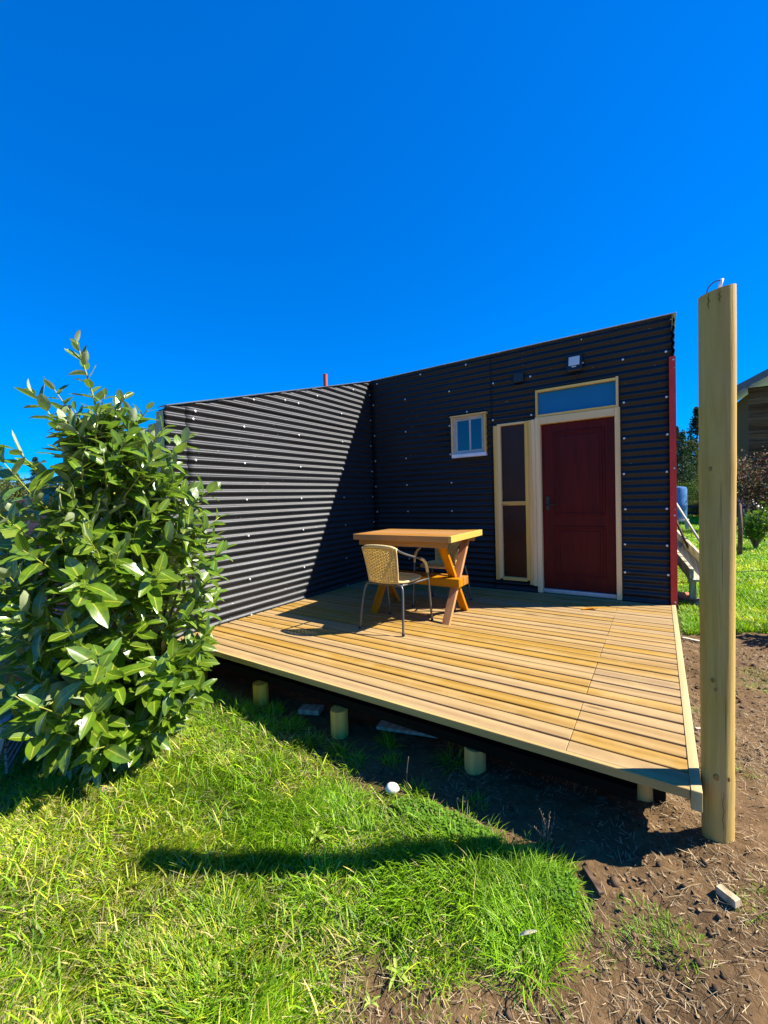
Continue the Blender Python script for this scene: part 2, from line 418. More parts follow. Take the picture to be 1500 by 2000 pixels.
def np_mesh(name, V, F, mat, cols=None, smooth=False):
    me = bpy.data.meshes.new(name); k = F.shape[1]
    me.vertices.add(len(V)); me.vertices.foreach_set('co', V.astype(np.float32).ravel())
    me.loops.add(F.size); me.loops.foreach_set('vertex_index', F.astype(np.int32).ravel())
    me.polygons.add(len(F)); me.polygons.foreach_set('loop_start', np.arange(0, F.size, k, dtype=np.int32))
    if smooth: me.polygons.foreach_set('use_smooth', np.ones(len(F), bool))
    me.update(calc_edges=True)
    if cols is not None:
        ca = me.color_attributes.new('col', 'FLOAT_COLOR', 'POINT')
        ca.data.foreach_set('color', np.concatenate([cols, np.ones((len(cols), 1))], 1).astype(np.float32).ravel())
    me.materials.append(mat); return me
gsd = np.clip(lawn_sd(GX, GY)/.06*.5+.5, 0, 1).ravel()
def ground_mat():
    t = NT('soil_and_turf'); v = t.coords((1, 1, 1), False)
    a = t.n('VertexColor', layer_name='col'); sp = t.n('SeparateColor'); t.l(a.outputs[0], sp.inputs[0])
    n1 = t.noise(v, 2.5, 6, .65); n2 = t.noise(v, 40, 5, .7)
    soil = t.ramp(n1, [(.25, (.098, .057, .025)), (.55, (.170, .104, .046)), (.8, (.24, .155, .075))])
    soil = t.mix(t.ramp(n2, [(.35, (.6, .6, .6)), (.65, (0, 0, 0))]), soil, (.075, .042, .018))
    soil = t.mix(t.ramp(t.noise(v, 150, 3, .7), [(.62, (0, 0, 0)), (.72, (.6, .6, .6))]), soil, (.30, .23, .13))
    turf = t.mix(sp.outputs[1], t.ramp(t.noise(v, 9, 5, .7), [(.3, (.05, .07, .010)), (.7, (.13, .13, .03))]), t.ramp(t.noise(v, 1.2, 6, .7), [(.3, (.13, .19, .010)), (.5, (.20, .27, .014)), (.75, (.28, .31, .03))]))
    turf = t.mix(t.ramp(t.noise(v, 55, 4, .7), [(.4, (.5, .5, .5)), (.6, (0, 0, 0))]), turf, (.06, .10, .012))
    t.bsdf(t.mix(sp.outputs[0], soil, turf), .9, .15, bump=t.mix(.5, n2, t.noise(v, 130, 4, .7)), bstr=.6, bdist=.02)
    return t.mat
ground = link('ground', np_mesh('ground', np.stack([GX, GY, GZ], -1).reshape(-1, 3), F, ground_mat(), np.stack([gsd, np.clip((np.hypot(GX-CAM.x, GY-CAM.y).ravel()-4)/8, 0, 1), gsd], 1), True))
tag(ground, kind='structure')

# ------------------------------------------------------------------ cabin
W, HB, LW, HE = 3.737, 2.945, 3.167, 2.05   # width of the set-back front, its height, length of the wing wall, its low end
PIT, AMP = .076, .0088
cabin = thing('cabin', 'black corrugated metal cabin with red door behind the timber deck', 'cabin')
def sheet(u0, u1, z0, z1, fn, ncol=26, holes=(), cut=None, off=0.0, seed=0):
    """corrugated sheet: fn(u, z, out) -> world point; out is the outward offset"""
    us = sorted(set(list(np.linspace(u0, u1, ncol)) + [h for hl in holes for h in hl[:2] if u0 < h < u1]))
    zs = list(np.arange(z0, z1, PIT/12))
    if z1-zs[-1] > .003: zs.append(z1)
    else: zs[-1] = z1
    zs = sorted(set(zs + [h for hl in holes for h in hl[2:] if z0 < h < z1]))
    U, Z = np.meshgrid(us, zs, indexing='ij')
    D = AMP*np.cos(2*np.pi*Z/PIT) + (fbm(U*3+seed*7.1, Z*3, 1.2, 2, 40+seed)-.5)*.014 + off
    mb = MB(); n2 = len(zs)
    for i in range(len(us)):
        for j in range(n2): mb.v.append(tuple(fn(us[i], zs[j], D[i, j])))
    for i in range(len(us)-1):
        for j in range(n2-1):
            uc, zc = (us[i]+us[i+1])/2, (zs[j]+zs[j+1])/2
            if any(h[0] < uc < h[1] and h[2] < zc < h[3] for h in holes): continue
            mb.f.append((i*n2+j, (i+1)*n2+j, (i+1)*n2+j+1, i*n2+j+1))
    return mb
def add_sheet(mb, parent, cut=None):
    me = mb.mesh('metal_sheet', M_CORR, True)
    bm = bmesh.new(); bm.from_mesh(me)
    if cut: bmesh.ops.bisect_plane(bm, geom=list(bm.verts)+list(bm.edges)+list(bm.faces), plane_co=cut[0], plane_no=cut[1], clear_outer=True)
    bmesh.ops.delete(bm, geom=[v for v in bm.verts if not v.link_faces], context='VERTS')
    bm.to_mesh(me); bm.free()
    if not len(me.polygons): return
    bm = bmesh.new(); bm.from_mesh(me); bm.faces.ensure_lookup_table(); bm.verts.index_update(); seen = set(); isl = []
    for f0 in bm.faces:
        if f0.index in seen: continue
        st = [f0]; seen.add(f0.index); grp = []
        while st:
            f = st.pop(); grp.append(f)
            for e in f.edges:
                for g in e.link_faces:
                    if g.index not in seen: seen.add(g.index); st.append(g)
        isl.append([tuple(v.index for v in f.verts) for f in grp])
    co = [tuple(v.co) for v in bm.verts]; bm.free()
    for fs in isl:
        ids = sorted({i for f in fs for i in f}); mp = {i: k for k, i in enumerate(ids)}; q = MB()
        q.v = [co[i] for i in ids]; q.f = [tuple(mp[i] for i in f) for f in fs]
        m2 = bpy.data.meshes.new('metal_sheet'); m2.from_pydata(q.v, [], q.f); m2.update(); m2.materials.append(M_CORR)
        m2.polygons.foreach_set('use_smooth', [True]*len(m2.polygons))
        o = link('metal_sheet', m2, parent); sm = o.modifiers.new('thickness', 'SOLIDIFY'); sm.thickness = .0012; sm.offset = 0
screw_me = None
def screw(parent, loc, nrm):
    global screw_me
    if screw_me is None:
        screw_me = MB().lathe([(.0115, 0), (.0115, .002), (.0065, .0025), (.0065, .006), (.003, .0075)], n=8).mesh('screw', M_SCREW, True, 40)
    o = link('screw', screw_me, parent, loc); o.rotation_euler = Vector(nrm).to_track_quat('Z', 'Y').to_euler(); return o
def crest(z): return round(z/PIT)*PIT

# set-back front wall, plane y = 0 facing -y
OPEN = [(1.325, 1.775, 1.74, 2.225), (1.885, 2.40, .12, 2.055), (2.40, 3.262, -.1, 2.10), (2.405, 3.25, 2.05, 2.40)]
front = MB()
# backing boards around the openings, 30 mm behind the sheets
xs = sorted(set([-.09, W-.01] + [v for h in OPEN for v in h[:2]])); zsb = sorted(set([-.35, HB-.02] + [v for h in OPEN for v in h[2:]]))
for a, b in zip(xs[:-1], xs[1:]):
    for c, d in zip(zsb[:-1], zsb[1:]):
        xc, zc = (a+b)/2, (c+d)/2
        if not any(h[0] < xc < h[1] and h[2] < zc < h[3] for h in OPEN): front.box(a, b, .012, .09, c, d)
fw = front.obj('front_wall', M_BACK, cabin)
courses = [-.02, .70, 1.46, 2.22, HB]
for k in range(4):
    zlo, zhi = courses[k]-(.04 if k else 0), courses[k+1]
    for (a, b, s) in ((.004, 1.89, 0), (1.84, W-.012, 1)):
        add_sheet(sheet(a, b, zlo, zhi, lambda u, z, o: (u, -o, z), 22, OPEN, off=.0022*(k % 2)+.0012*s, seed=1), fw)
ZS = [.32, .64, 1.02, 1.40, 1.78, 2.16, 2.55]
for x in (.06, .60, 1.28, 1.88, 2.345, 3.30, 3.68):
    for z in ZS:
        z = crest(z)
        if any(h[0]-.02 < x < h[1]+.02 and h[2]-.02 < z < h[3]+.03 for h in OPEN): continue
        screw(fw, (x+random.uniform(-.008, .008), -AMP-.004, z), (0, -1, 0))
for x in (.13, .86, 1.53, 2.9): screw(fw, (x, -AMP-.004, crest(2.90)), (0, -1, 0))
screw(fw, (1.53, -AMP-.004, crest(2.26)), (0, -1, 0))

# wing wall, plane x = 0 facing +x, top sloping down towards the viewer
wing_top = lambda y: HB + (HB-HE)/LW*y
nrm = Vector((0, -(HB-HE)/LW, 1)).normalized()
wingb = MB(); 
wingb.v += [(-.012, .0115, -.4), (-.012, -LW, -.4), (-.012, -LW, HE-.02), (-.012, .0115, HB-.02), (-.09, .0115, -.4), (-.09, -LW, -.4), (-.09, -LW, HE-.02), (-.09, .0115, HB-.02)]
wingb.f += [(0, 1, 2, 3), (4, 7, 6, 5), (0, 4, 5, 1), (1, 5, 6, 2), (2, 6, 7, 3), (3, 7, 4, 0)]
ww = wingb.obj('wing_wall', M_BACK, cabin)
for k in range(4):
    zlo, zhi = courses[k]-(.04 if k else 0)+.0, courses[k+1]
    for (a, b, s) in ((-2.972, -.002, 1), (-LW, -2.955, 0)):
        add_sheet(sheet(a, b, zlo, zhi, lambda u, z, o: (o, u, z), 40 if s else 8, off=.0022*(k % 2)+.0016*s, seed=2), ww, ((0, 0, HB), nrm))
for y in (-2.9, -2.345, -1.54, -.73, -.05):
    for z in [.03, .41, .80, 1.18, 1.57, 1.96, 2.37, 2.72]:
        z = crest(z)
        if z > wing_top(y)-.03: continue
        screw(ww, (AMP+.0055, y+random.uniform(-.008, .008), z), (1, 0, 0))
for y in (-2.88, -2.2, -1.75, -1.2, -.45):
    screw(ww, (AMP+.0055, y, crest(wing_top(y)-.06)), (1, 0, 0))
# corner stud at the end of the wing and its end wall of boards
MB().box(-.135, -.014, -LW-.004, -LW+.05, -.4, HE-.028, bev=.004).obj('corner_stud', M_GREYW, cabin)
ew = MB().box(-1.58, -.14, -LW+.02, -LW+.08, -.4, 1.50).obj('end_wall', M_BACK, cabin)
zt = lambda x: HE-.04+.3*(x)   # boards under the low eave
for k in range(10):
    x1 = -.14-k*.145; x0 = x1-.141
    MB().box(x0, x1, -LW, -LW+.019, -.38, zt(x0)-.0, bev=.003).obj('board', M_PLYW, ew)
# side wall to the right, plane x = W facing +x
sw = MB().box(W-.09, W-.012, .09, 4.2, -.35, HB-.02).obj('side_wall', M_BACK, cabin)
for k in range(4):
    zlo, zhi = courses[k]-(.04 if k else 0), courses[k+1]-(0 if k < 3 else .03)
    add_sheet(sheet(-.0145, 4.2, zlo, zhi, lambda u, z, o: (W+o-.001, u, z), 30, off=.002*(k % 2)+.006, seed=3), sw)
# red corner flashing (L section)
fl = MB().box(W-.036, W+.021, -.0225, -.0205, .0, 2.525).box(W+.0190, W+.0210, -.0203, .07, .0, 2.525).obj('corner_flashing', M_RED, cabin)
for z in (2.49, 1.40, .92, .03): screw(fl, (W+.002, -.0226, z), (0, -1, 0)).scale = (.7, .7, .7)
# roofs
rf = MB().box(-.02, W+.03, -.022, 4.2, HB+.002, HB+.010, bev=.002).obj('roof', M_FLASH, cabin)
MB().box(-2.4, .02, -.02, 4.2, HB-.03, HB-.004).obj('rear_roof', M_ROOF, cabin)
wr = MB(); 
for (x0, x1, o) in ((-.12, .022, .004),):
    a, b = (0, HB+o), (-LW+.012, wing_top(-LW+.012)+o)
    wr.v += [(x0, a[0], a[1]), (x1, a[0], a[1]), (x1, b[0], b[1]), (x0, b[0], b[1]), (x0, a[0], a[1]+.008), (x1, a[0], a[1]+.008), (x1, b[0], b[1]+.008), (x0, b[0], b[1]+.008)]
    wr.f += [(0, 1, 2, 3), (4, 7, 6, 5), (0, 4, 5, 1), (1, 5, 6, 2), (2, 6, 7, 3), (3, 7, 4, 0)]
wr.obj('wing_roof', M_ROOF, cabin)
# bent nails / wire hooks on the edges
def hook(parent, loc, s=.03, ax='x'):
    pts = [Vector((0, 0, -.02)), Vector((0, 0, .015)), Vector((.008, 0, .03)), Vector((-.004, 0, .042)), Vector((-.018, 0, .036))]
    if ax == 'y': pts = [Vector((p.y, p.x, p.z)) for p in pts]
    MB().tube(spline([p*(s/.03) for p in pts], 4), .0018, 6).obj('wire_hook', M_WIRE, parent, True, loc=loc)
hook(cabin, (-.05, -LW+.02, HE-.02), .035); hook(cabin, (3.42, -.022, 2.83), .03)
# stove pipe seen over the wing roof
MB().tube([(-1.0, .13, 2.9), (-1.0, .13, 3.265)], .036, 14).tube([(-1.0, .13, 3.262), (-1.0, .13, 3.275)], .039, 14).obj('stove_pipe', M_REDPIPE, cabin, True, 40)

# door
door = MB().box(2.449, 3.214, .012, .045, .055, 1.996, bev=.002).obj('door', M_DOOR, cabin)
def ring(mb, x0, x1, z0, z1, w, y0, y1, bev=.003):
    mb.box(x0, x0+w, y0, y1, z0, z1, bev=bev); mb.box(x1-w, x1, y0, y1, z0, z1, bev=bev)
    mb.box(x0+w, x1-w, y0, y1, z0, z0+w, bev=bev); mb.box(x0+w, x1-w, y0, y1, z1-w, z1, bev=bev); return mb
for (z0, z1) in ((.925, 1.90), (.21, .80)):
    p = ring(MB(), 2.58, 3.115, z0, z1, .028, .002, .014, .005).box(2.635, 3.06, .006, .0135, z0+.055, z1-.055, bev=.004).obj('door_panel', M_DOOR, door)
h = MB().box(2.488, 2.530, -.004, .0115, .985, 1.15, bev=.004).tube([(2.508, 0, 1.05), (2.508, -.045, 1.05), (2.515, -.05, 1.05), (2.60, -.05, 1.05)], .009, 8).tube([(2.508, -.001, 1.11), (2.508, -.016, 1.11)], .012, 10).obj('door_handle', M_BLACK, door, True, 35)
MB().box(2.449, 3.214, -.012, .08, .004, .05, bev=.003).obj('door_sill', M_FLASH, cabin)
# frame of the door: jambs, head
df = MB().box(2.390, 2.447, -.052, .03, -.003+.006, 2.085, bev=.003).obj('door_jamb', M_FRAMEZ, cabin)
df = MB().box(3.216, 3.266, -.052, .03, -.003+.006, 2.085, bev=.003).obj('door_jamb', M_FRAMEZ, cabin)
MB().box(2.4475, 3.2155, -.050, .03, 1.998, 2.083, bev=.003).obj('door_head', M_FRAMEX, cabin)
# transom light
tr = thing_part = bpy.data.objects.new('transom_window', None); COL.objects.link(tr); tr.parent = cabin
MB().box(2.397, 2.421, -.046, .03, 2.087, 2.403, bev=.002).obj('frame_upright', M_FRAMEZ, tr)
MB().box(3.230, 3.254, -.046, .03, 2.087, 2.412, bev=.002).obj('frame_upright', M_FRAMEZ, tr)
MB().box(2.4215, 3.2295, -.044, .03, 2.376, 2.403, bev=.002).obj('frame_head', M_FRAMEX, tr)
MB().box(2.4215, 3.2295, -.044, .03, 2.087, 2.112, bev=.002).obj('frame_sill', M_FRAMEX, tr)
MB().box(2.4215, 3.2295, -.004, .002, 2.1125, 2.3755).obj('pane', M_TRANS, tr)
# sidelight with two patterned panes
sl = bpy.data.objects.new('sidelight', None); COL.objects.link(sl); sl.parent = cabin
for a, b, z0, z1, y0 in ((1.882, 1.928, .118, 2.045, -.048), (1.9285, 1.968, .135, 2.062, -.040), (2.262, 2.300, .135, 2.062, -.040), (2.3005, 2.342, .085, 2.062, -.048), (2.3425, 2.388, .075, 2.066, -.044)):
    MB().box(a, b, y0, .03, z0, z1, bev=.002).obj('frame_upright', M_FRAMEZ, sl)
for z0, z1 in ((2.036, 2.062), (1.050, 1.100), (.118, .158)):
    MB().box(1.9685, 2.2615, -.038, .03, z0, z1, bev=.002).obj('frame_rail', M_FRAMEX, sl)
MB().box(1.9685, 2.2615, .004, .010, 1.1005, 2.0355).obj('pane', M_AMBER, sl)
MB().box(1.9685, 2.2615, .004, .010, .1585, 1.0495).obj('pane', M_AMBER, sl)
# small sliding window
wi = bpy.data.objects.new('sliding_window', None); COL.objects.link(wi); wi.parent = cabin
MB().box(1.314, 1.333, -.052, .03, 1.735, 2.222, bev=.002).obj('frame_upright', M_FRAMEZ, wi)
MB().box(1.768, 1.786, -.052, .03, 1.735, 2.222, bev=.002).obj('frame_upright', M_FRAMEZ, wi)
MB().box(1.304, 1.802, -.056, .03, 2.2225, 2.242, bev=.002).obj('frame_head', M_FRAMEX, wi)
MB().box(1.318, 1.784, -.058, .03, 1.690, 1.7345, bev=.003).obj('sill', M_WHITE, wi)
al = MB(); ring(al, 1.3335, 1.7675, 1.7355, 2.222, .024, -.012, .03, .002); al.obj('aluminium_frame', M_BEIGEAL, wi)
s1 = MB(); ring(s1, 1.358, 1.572, 1.76, 2.1975, .024, .002, .02, .002); s1 = s1.obj('sash', M_BEIGEAL, wi)
s2 = MB(); ring(s2, 1.552, 1.743, 1.76, 2.1975, .024, -.0115, .0015, .002); s2 = s2.obj('sash', M_BEIGEAL, wi)
MB().box(1.3825, 1.5475, .009, .013, 1.7845, 2.173).obj('pane', M_GLASS, s1)
MB().box(1.5765, 1.7185, -.006, -.002, 1.7845, 2.173).obj('pane', M_GLASS, s2)
# room behind the openings: dark back and side planes so the glass is not see-through to the field
MB().box(.2, W-.2, .6, .62, 0, HB-.1).obj('inner_wall', M_CURT, cabin)

# flood light, above the door
fld = thing('flood_light', 'small square black floodlight with pale lens above the door', 'lamp', (2.83, -.012, 2.615))
fld.scale = (1.12, 1.0, 1.08)
R = Matrix.Rotation(math.radians(-14), 4, 'X')
b = MB(); b.box(-.072, .072, -.048, -.012, -.09, .088, R @ Matrix.Translation((0, -.02, 0)), .010); b.obj('housing', M_BLACK, fld, True, 30)
MB().box(-.050, .050, -.0520, -.0485, -.032, .066, R @ Matrix.Translation((0, -.02, 0)), .0012).obj('lens', M_LENS, fld)
MB().box(-.020, .020, -.0510, -.0485, -.052, -.040, R @ Matrix.Translation((0, -.02, 0)), .0008).obj('sensor_strip', M_LENS, fld)
MB().box(-.083, -.076, -.05, 0, -.012, .012).box(.076, .083, -.05, 0, -.012, .012).box(-.083, .083, -.006, 0, -.0125, .0125).obj('bracket', M_BLACK, fld)
MB().tube([(.0845, -.045, 0), (.073, -.045, 0)], .008, 8).obj('knob', M_SCREW, fld, True, 40)
MB().tube(spline([(.02, -.03, -.085), (.015, -.02, -.11), (-.005, -.006, -.13), (-.01, .0, -.16)], 4), .0035, 6).obj('cable', M_BLACK, fld, True)
jb = MB().box(2.145, 2.265, -.055, -.011, 2.53, 2.645, bev=.006).obj('junction_box', M_BLACK, None)
tag(jb, 'small black box on the dark wall left of the transom window', 'box')

# ------------------------------------------------------------------ deck
D = 3.19
deck = thing('timber_deck', 'low pine board deck in front of the black cabin', 'deck')
BP, BWD, BT = .1077, .0945, .036
def board_mesh(L):
    mb = MB(); prof = [(-BWD/2, -BT), (-BWD/2, -.005), (-BWD/2+.0014, -.0018), (-BWD/2+.005, 0), (-.015, .0006), (.015, .0006), (BWD/2-.005, 0), (BWD/2-.0014, -.0018), (BWD/2, -.005), (BWD/2, -BT)]
    xsn = [0] + list(np.linspace(.002, L-.002, 5)) + [L]
    rows = [[(x, p[0], p[1]-(.0015 if i in (0, len(xsn)-1) and p[1] > -.006 else 0)) for p in prof] for i, x in enumerate(xsn)]
    b0 = len(mb.v); mb.quad_grid(rows, closed_v=True); n = len(prof)
    mb.f.append(tuple(range(n))); mb.f.append(tuple((len(xsn)-1)*n+k for k in range(n)))
    return mb.mesh('board', M_DECK, False)
JX = 3.243; XR = W-.034
bl = {'full': board_mesh(XR-.028), 'a': board_mesh(JX-.0015-.028), 'b': board_mesh(XR-JX-.0015), 'c': board_mesh(1.62-.028-.0015), 'd': board_mesh(JX-1.62-.003)}
nb = 29
for i in range(nb):
    y = -D+.0215+BWD/2+i*BP
    if y > -.03: break
    dz = random.uniform(-.0012, .0012)
    pat = 'j' if random.random() < .6 else ('f' if random.random() < .6 else 'm')
    if i in (0, 1): pat = 'j'
    segs = {'j': [('a', .028), ('b', JX+.0015)], 'f': [('full', .028)], 'm': [('c', .028), ('d', 1.62+.0015), ('b', JX+.0015)]}[pat]
    for kk, x in segs:
        o = link('board', bl[kk], deck, (x+random.uniform(-.0008, .0008), y+random.uniform(-.0012, .0012), dz+random.uniform(-.0008, .0008)))
        o.rotation_euler = (random.uniform(-.006, .006), 0, random.uniform(-.0006, .0006))
fa = MB(); 
fa.box(.02, W-.036, -D, -D+.021, -.040, .001, bev=.002); fa.obj('fascia_board', M_FASCIA, deck)
MB().box(W-.0335, W+.004, -D-.004, -.024, -.075, .004, bev=.002).obj('edge_board', M_DECKY, deck)
for x in (.10, .65, 1.2, 1.75, 2.3, 2.85, 3.24):
    MB().box(x-.022, x+.022, -D+.16, -.05, -.135, -.0385, bev=.002).obj('joist', M_DARKW, deck)
MB().box(3.575, 3.625, -D+.28, -.05, -.31, -.0385, bev=.002).obj('rim_beam', M_BLACKW, deck)
for yb in (-3.05, -1.6, -.3):
    MB().box(.05, W-.22, yb-.03, yb+.03, -.195, -.1365, bev=.002).obj('bearer', M_BLACKW, deck)
for k, (x, y) in enumerate(((1.05, -3.10), (1.83, -3.10), (2.75, -3.04), (3.55, -2.85), (.2, -3.06), (1.0, -1.6), (2.6, -1.6))):
    zb = float(gz(x, y)); n = 16; prof = [(.060, zb-.08), (.058, -.22), (.056, -.198)]
    rows = [(r, z) for r, z in prof]
    MB().lathe(rows, (x, y, 0), n).obj('stump', M_STUMP, deck, True, 40)

# ------------------------------------------------------------------ table
T = thing('picnic_table', 'varnished orange pine table with crossed legs on the deck', 'table', (1.535, -1.425, 0))
TL, TWD, TZ = .545, .385, .83
for k in range(6):
    w = (2*TWD-.05)/6; y0 = -TWD+.025+k*w
    MB().box(-TL+.001, TL-.030, y0+.0008, y0+w-.0008, TZ-.028, TZ, bev=.0018).obj('plank', M_TAB, T)
MB().box(-TL, TL-.0295, -TWD, -TWD+.0245, TZ-.056, TZ-.0005, bev=.002).obj('edge_board', M_TAB, T)
MB().box(-TL, TL-.0295, TWD-.0245, TWD, TZ-.056, TZ-.0005, bev=.002).obj('edge_board', M_TAB, T)
eb = MB().box(TL-.029, TL, -TWD-.001, TWD+.001, TZ-.057, TZ+.001, bev=.002).obj('end_board', wood('pale_end_board', (.34, .20, .025), (.47, .31, .05), (.54, .38, .08), 'y', .5, .4, .1, True, .6), T)
for s in (-1, 1):
    MB().box(-TL+.04, TL-.065, s*(TWD-.055)-.012, s*(TWD-.055)+.012, TZ-.112, TZ-.0285, bev=.002).obj('apron', M_TAB, T)
for ex, nmz in ((-.42, 0), (.40, 1)):
    for s in (-1, 1):
        x = ex + s*.0185
        a = Vector((x, -s*.265, .0)); c = Vector((x, s*.285, TZ-.03))
        d = (c-a).normalized()
        mb = MB().beam(a-d*.06, c+d*.0, .036, .075, (1, 0, 0), .003)
        me = mb.mesh('leg', M_TABLEG); bm = bmesh.new(); bm.from_mesh(me)
        for co, no in (((0, 0, .0005), (0, 0, -1)), ((0, 0, TZ-.0285), (0, 0, 1))):
            g = bm.verts[:]+bm.edges[:]+bm.faces[:]
            r = bmesh.ops.bisect_plane(bm, geom=g, plane_co=co, plane_no=no, clear_outer=True)
            bmesh.ops.holes_fill(bm, edges=[e for e in r['geom_cut'] if isinstance(e, bmesh.types.BMEdge)])
        bm.to_mesh(me); bm.free(); link('leg', me, T)
    MB().box(ex-.0375, ex+.0375, -.30, .30, TZ-.085, TZ-.0285, bev=.002).obj('cleat', M_TAB, T)
for s in (-1, 1):
    MB().box(-.50, .49, min(s*.001, s*.115), max(s*.001, s*.115), .315, .395, bev=.003).obj('stretcher', M_TAB, T)

# ------------------------------------------------------------------ chairs
def weave(P, nu, nv, amp, spokes, r):
    """woven strands following a patch P(u, v) -> (point, normal)"""
    mb = MB()
    for j in range(nv):
        v = (j+.5)/nv; pts = []
        for i in range(nu+1):
            u = i/nu; p, n = P(u, v); pts.append(p + n*(amp*math.cos(math.pi*(u*spokes)+math.pi*j)))
        rows = []
        for i, p in enumerate(pts):
            t = (pts[min(i+1, nu)]-pts[max(i-1, 0)]).normalized(); _, n = P(i/nu, v); w = n.cross(t).normalized()
            rows.append([p+n*r*.55, p+w*r, p-n*r*.55, p-w*r])
        mb.quad_grid(rows, closed_v=True)
    for k in range(spokes+1):
        u = min(max(k/spokes, .01), .99); pts = [P(u, q/8)[0] for q in range(9)]
        mb.tube(pts, r*.8, 5, False)
    return mb
def chair(label, loc, rotz):
    c = thing('wicker_chair', label, 'chair', loc, rotz, 'wicker armchairs at the table')
    rb = .0105
    frame = [(-.240, .262, 0), (-.236, .215, .40), (-.233, .195, .53), (-.229, .160, .585), (-.222, .095, .618), (-.208, -.06, .662), (-.190, -.17, .700), (-.172, -.235, .733), (-.13, -.268, .757), (0, -.285, .767)]
    full = frame + [(-x, y, z) for x, y, z in frame[-2::-1]]
    MB().tube(spline(full, 5), rb, 10).obj('arm_frame', M_METAL, c, True, 50)
    rear = [(-.232, -.262, 0), (-.218, -.232, .22), (-.206, -.208, .345), (-.192, -.195, .395), (-.160, -.190, .412), (0, -.190, .414)]
    MB().tube(spline(rear + [(-x, y, z) for x, y, z in rear[-2::-1]], 5), rb, 10).obj('rear_legs', M_METAL, c, True, 50)
    for s in (-1, 1):
        MB().tube(spline([(s*.175, -.19, .412), (s*.205, 0, .412), (s*.236, .205, .412)], 4), .0085, 8).obj('side_rail', M_METAL, c, True)
    for x, y in ((-.24, .262), (.24, .262), (-.232, -.262), (.232, -.262)):
        MB().lathe([(.0125, 0), (.0135, .004), (.012, .022)], (x, y, .0), 10).obj('foot_cap', M_BLACK, c, True, 40)
    # seat
    def rim(u):
        a = 2*math.pi*u; cx, cy = math.cos(a), math.sin(a); k = (abs(cx)**3.2+abs(cy)**3.2)**(-1/3.2)
        return Vector((cx*k*.205, cy*k*.212+.008, .437))
    MB().tube([rim(i/40) for i in range(41)], .0115, 8, False).obj('seat_rim', M_WRAP, c, True)
    def seatP(u, v):
        y = -.198+.40*v; e = abs((y)/.212); hw = .2*(max(0, 1-e**3.2))**(1/3.2)
        return Vector(((u*2-1)*hw, y+.008, .436-.008*(1-(2*u-1)**2)*(1-(2*v-1)**2))), Vector((0, 0, 1))
    weave(seatP, 44, 26, .0030, 16, .0078).obj('seat', M_WICK, c, True)
    # backrest
    def backP(u, v):
        hw = .150+.028*v; x = (u*2-1)*hw; bow = .030*(1-(2*u-1)**2)
        z = .428+(.332-.012*(2*u-1)**2)*v; y = -.205-.035*v-.03*v*v-bow+.012
        return Vector((x, y, z)), Vector((x*-.6, 1, .25)).normalized()
    weave(backP, 48, 26, .0030, 12, .0062).obj('backrest', M_WICK, c, True)
    for u in (0, 1):
        MB().tube([backP(u, q/8)[0] for q in range(9)], .0085, 7).obj('back_edge', M_WRAP, c, True)
    # wrapped top rail and arm ends
    sp = spline(full, 5)
    top = [p for p in sp if p.z > .728 and abs(p.x) < .18]
    MB().tube(top, .0145, 10).obj('top_wrap', M_WRAP, c, True, 50)
    for s in (-1, 1):
        arm = [p for p in sp if p.x*s > 0 and .07 < p.y < .215 and p.z > .45]
        MB().tube(arm, .0142, 10).obj('arm_wrap', M_WRAP, c, True, 50)
    return c
chair('wicker armchair in front of the table, its back to the viewer', (1.545, -1.908, .002), 0.0)
chair('wicker armchair on the far side of the table, by the dark wall', (1.60, -1.02, .002), math.pi+.06)

# wood offcut curled on the deck
o = MB().beam((2.95, -.62, .006), (3.08, -.55, .018), .03, .006, (0, 0, 1), .001).beam((2.985, -.56, .006), (3.06, -.585, .02), .02, .005).obj('wood_offcut', M_TABLEG)
tag(o, 'small orange wood offcut lying on the deck before the door', 'wood offcut')

# ------------------------------------------------------------------ tall round post beside the deck corner
px_, py_ = 3.800, -3.045
post = thing('round_post', 'tall round treated pine post standing at the deck corner', 'post', (px_, py_, 0))
rows = []; zt0 = 1.955; zb0 = float(gz(px_, py_))-.12; nseg = 40
for i in range(nseg+1):
    z = zb0+(zt0-zb0)*i/nseg; row = []
    for k in range(28):
        a = 2*math.pi*k/28
        r = .0545 + .0016*z + .0022*math.sin(a*2+z*1.3) + .0015*math.sin(a*3-z*2.1) + .003*math.exp(-((z-1.27)/.05)**2)*(1+math.cos(a+2.2))*.5+.0015*math.exp(-((z+.02)/.05)**2)
        zz = z + (.012*math.cos(a-.6) if i == nseg else 0)
        row.append((r*math.cos(a)+.004*math.sin(z*1.1), r*math.sin(a), zz))
    rows.append(row)
pm = MB().quad_grid(rows, closed_v=True); pm.f.append(tuple(nseg*28+k for k in range(28)))
pm.obj('pole', M_POST, post, True, 60)
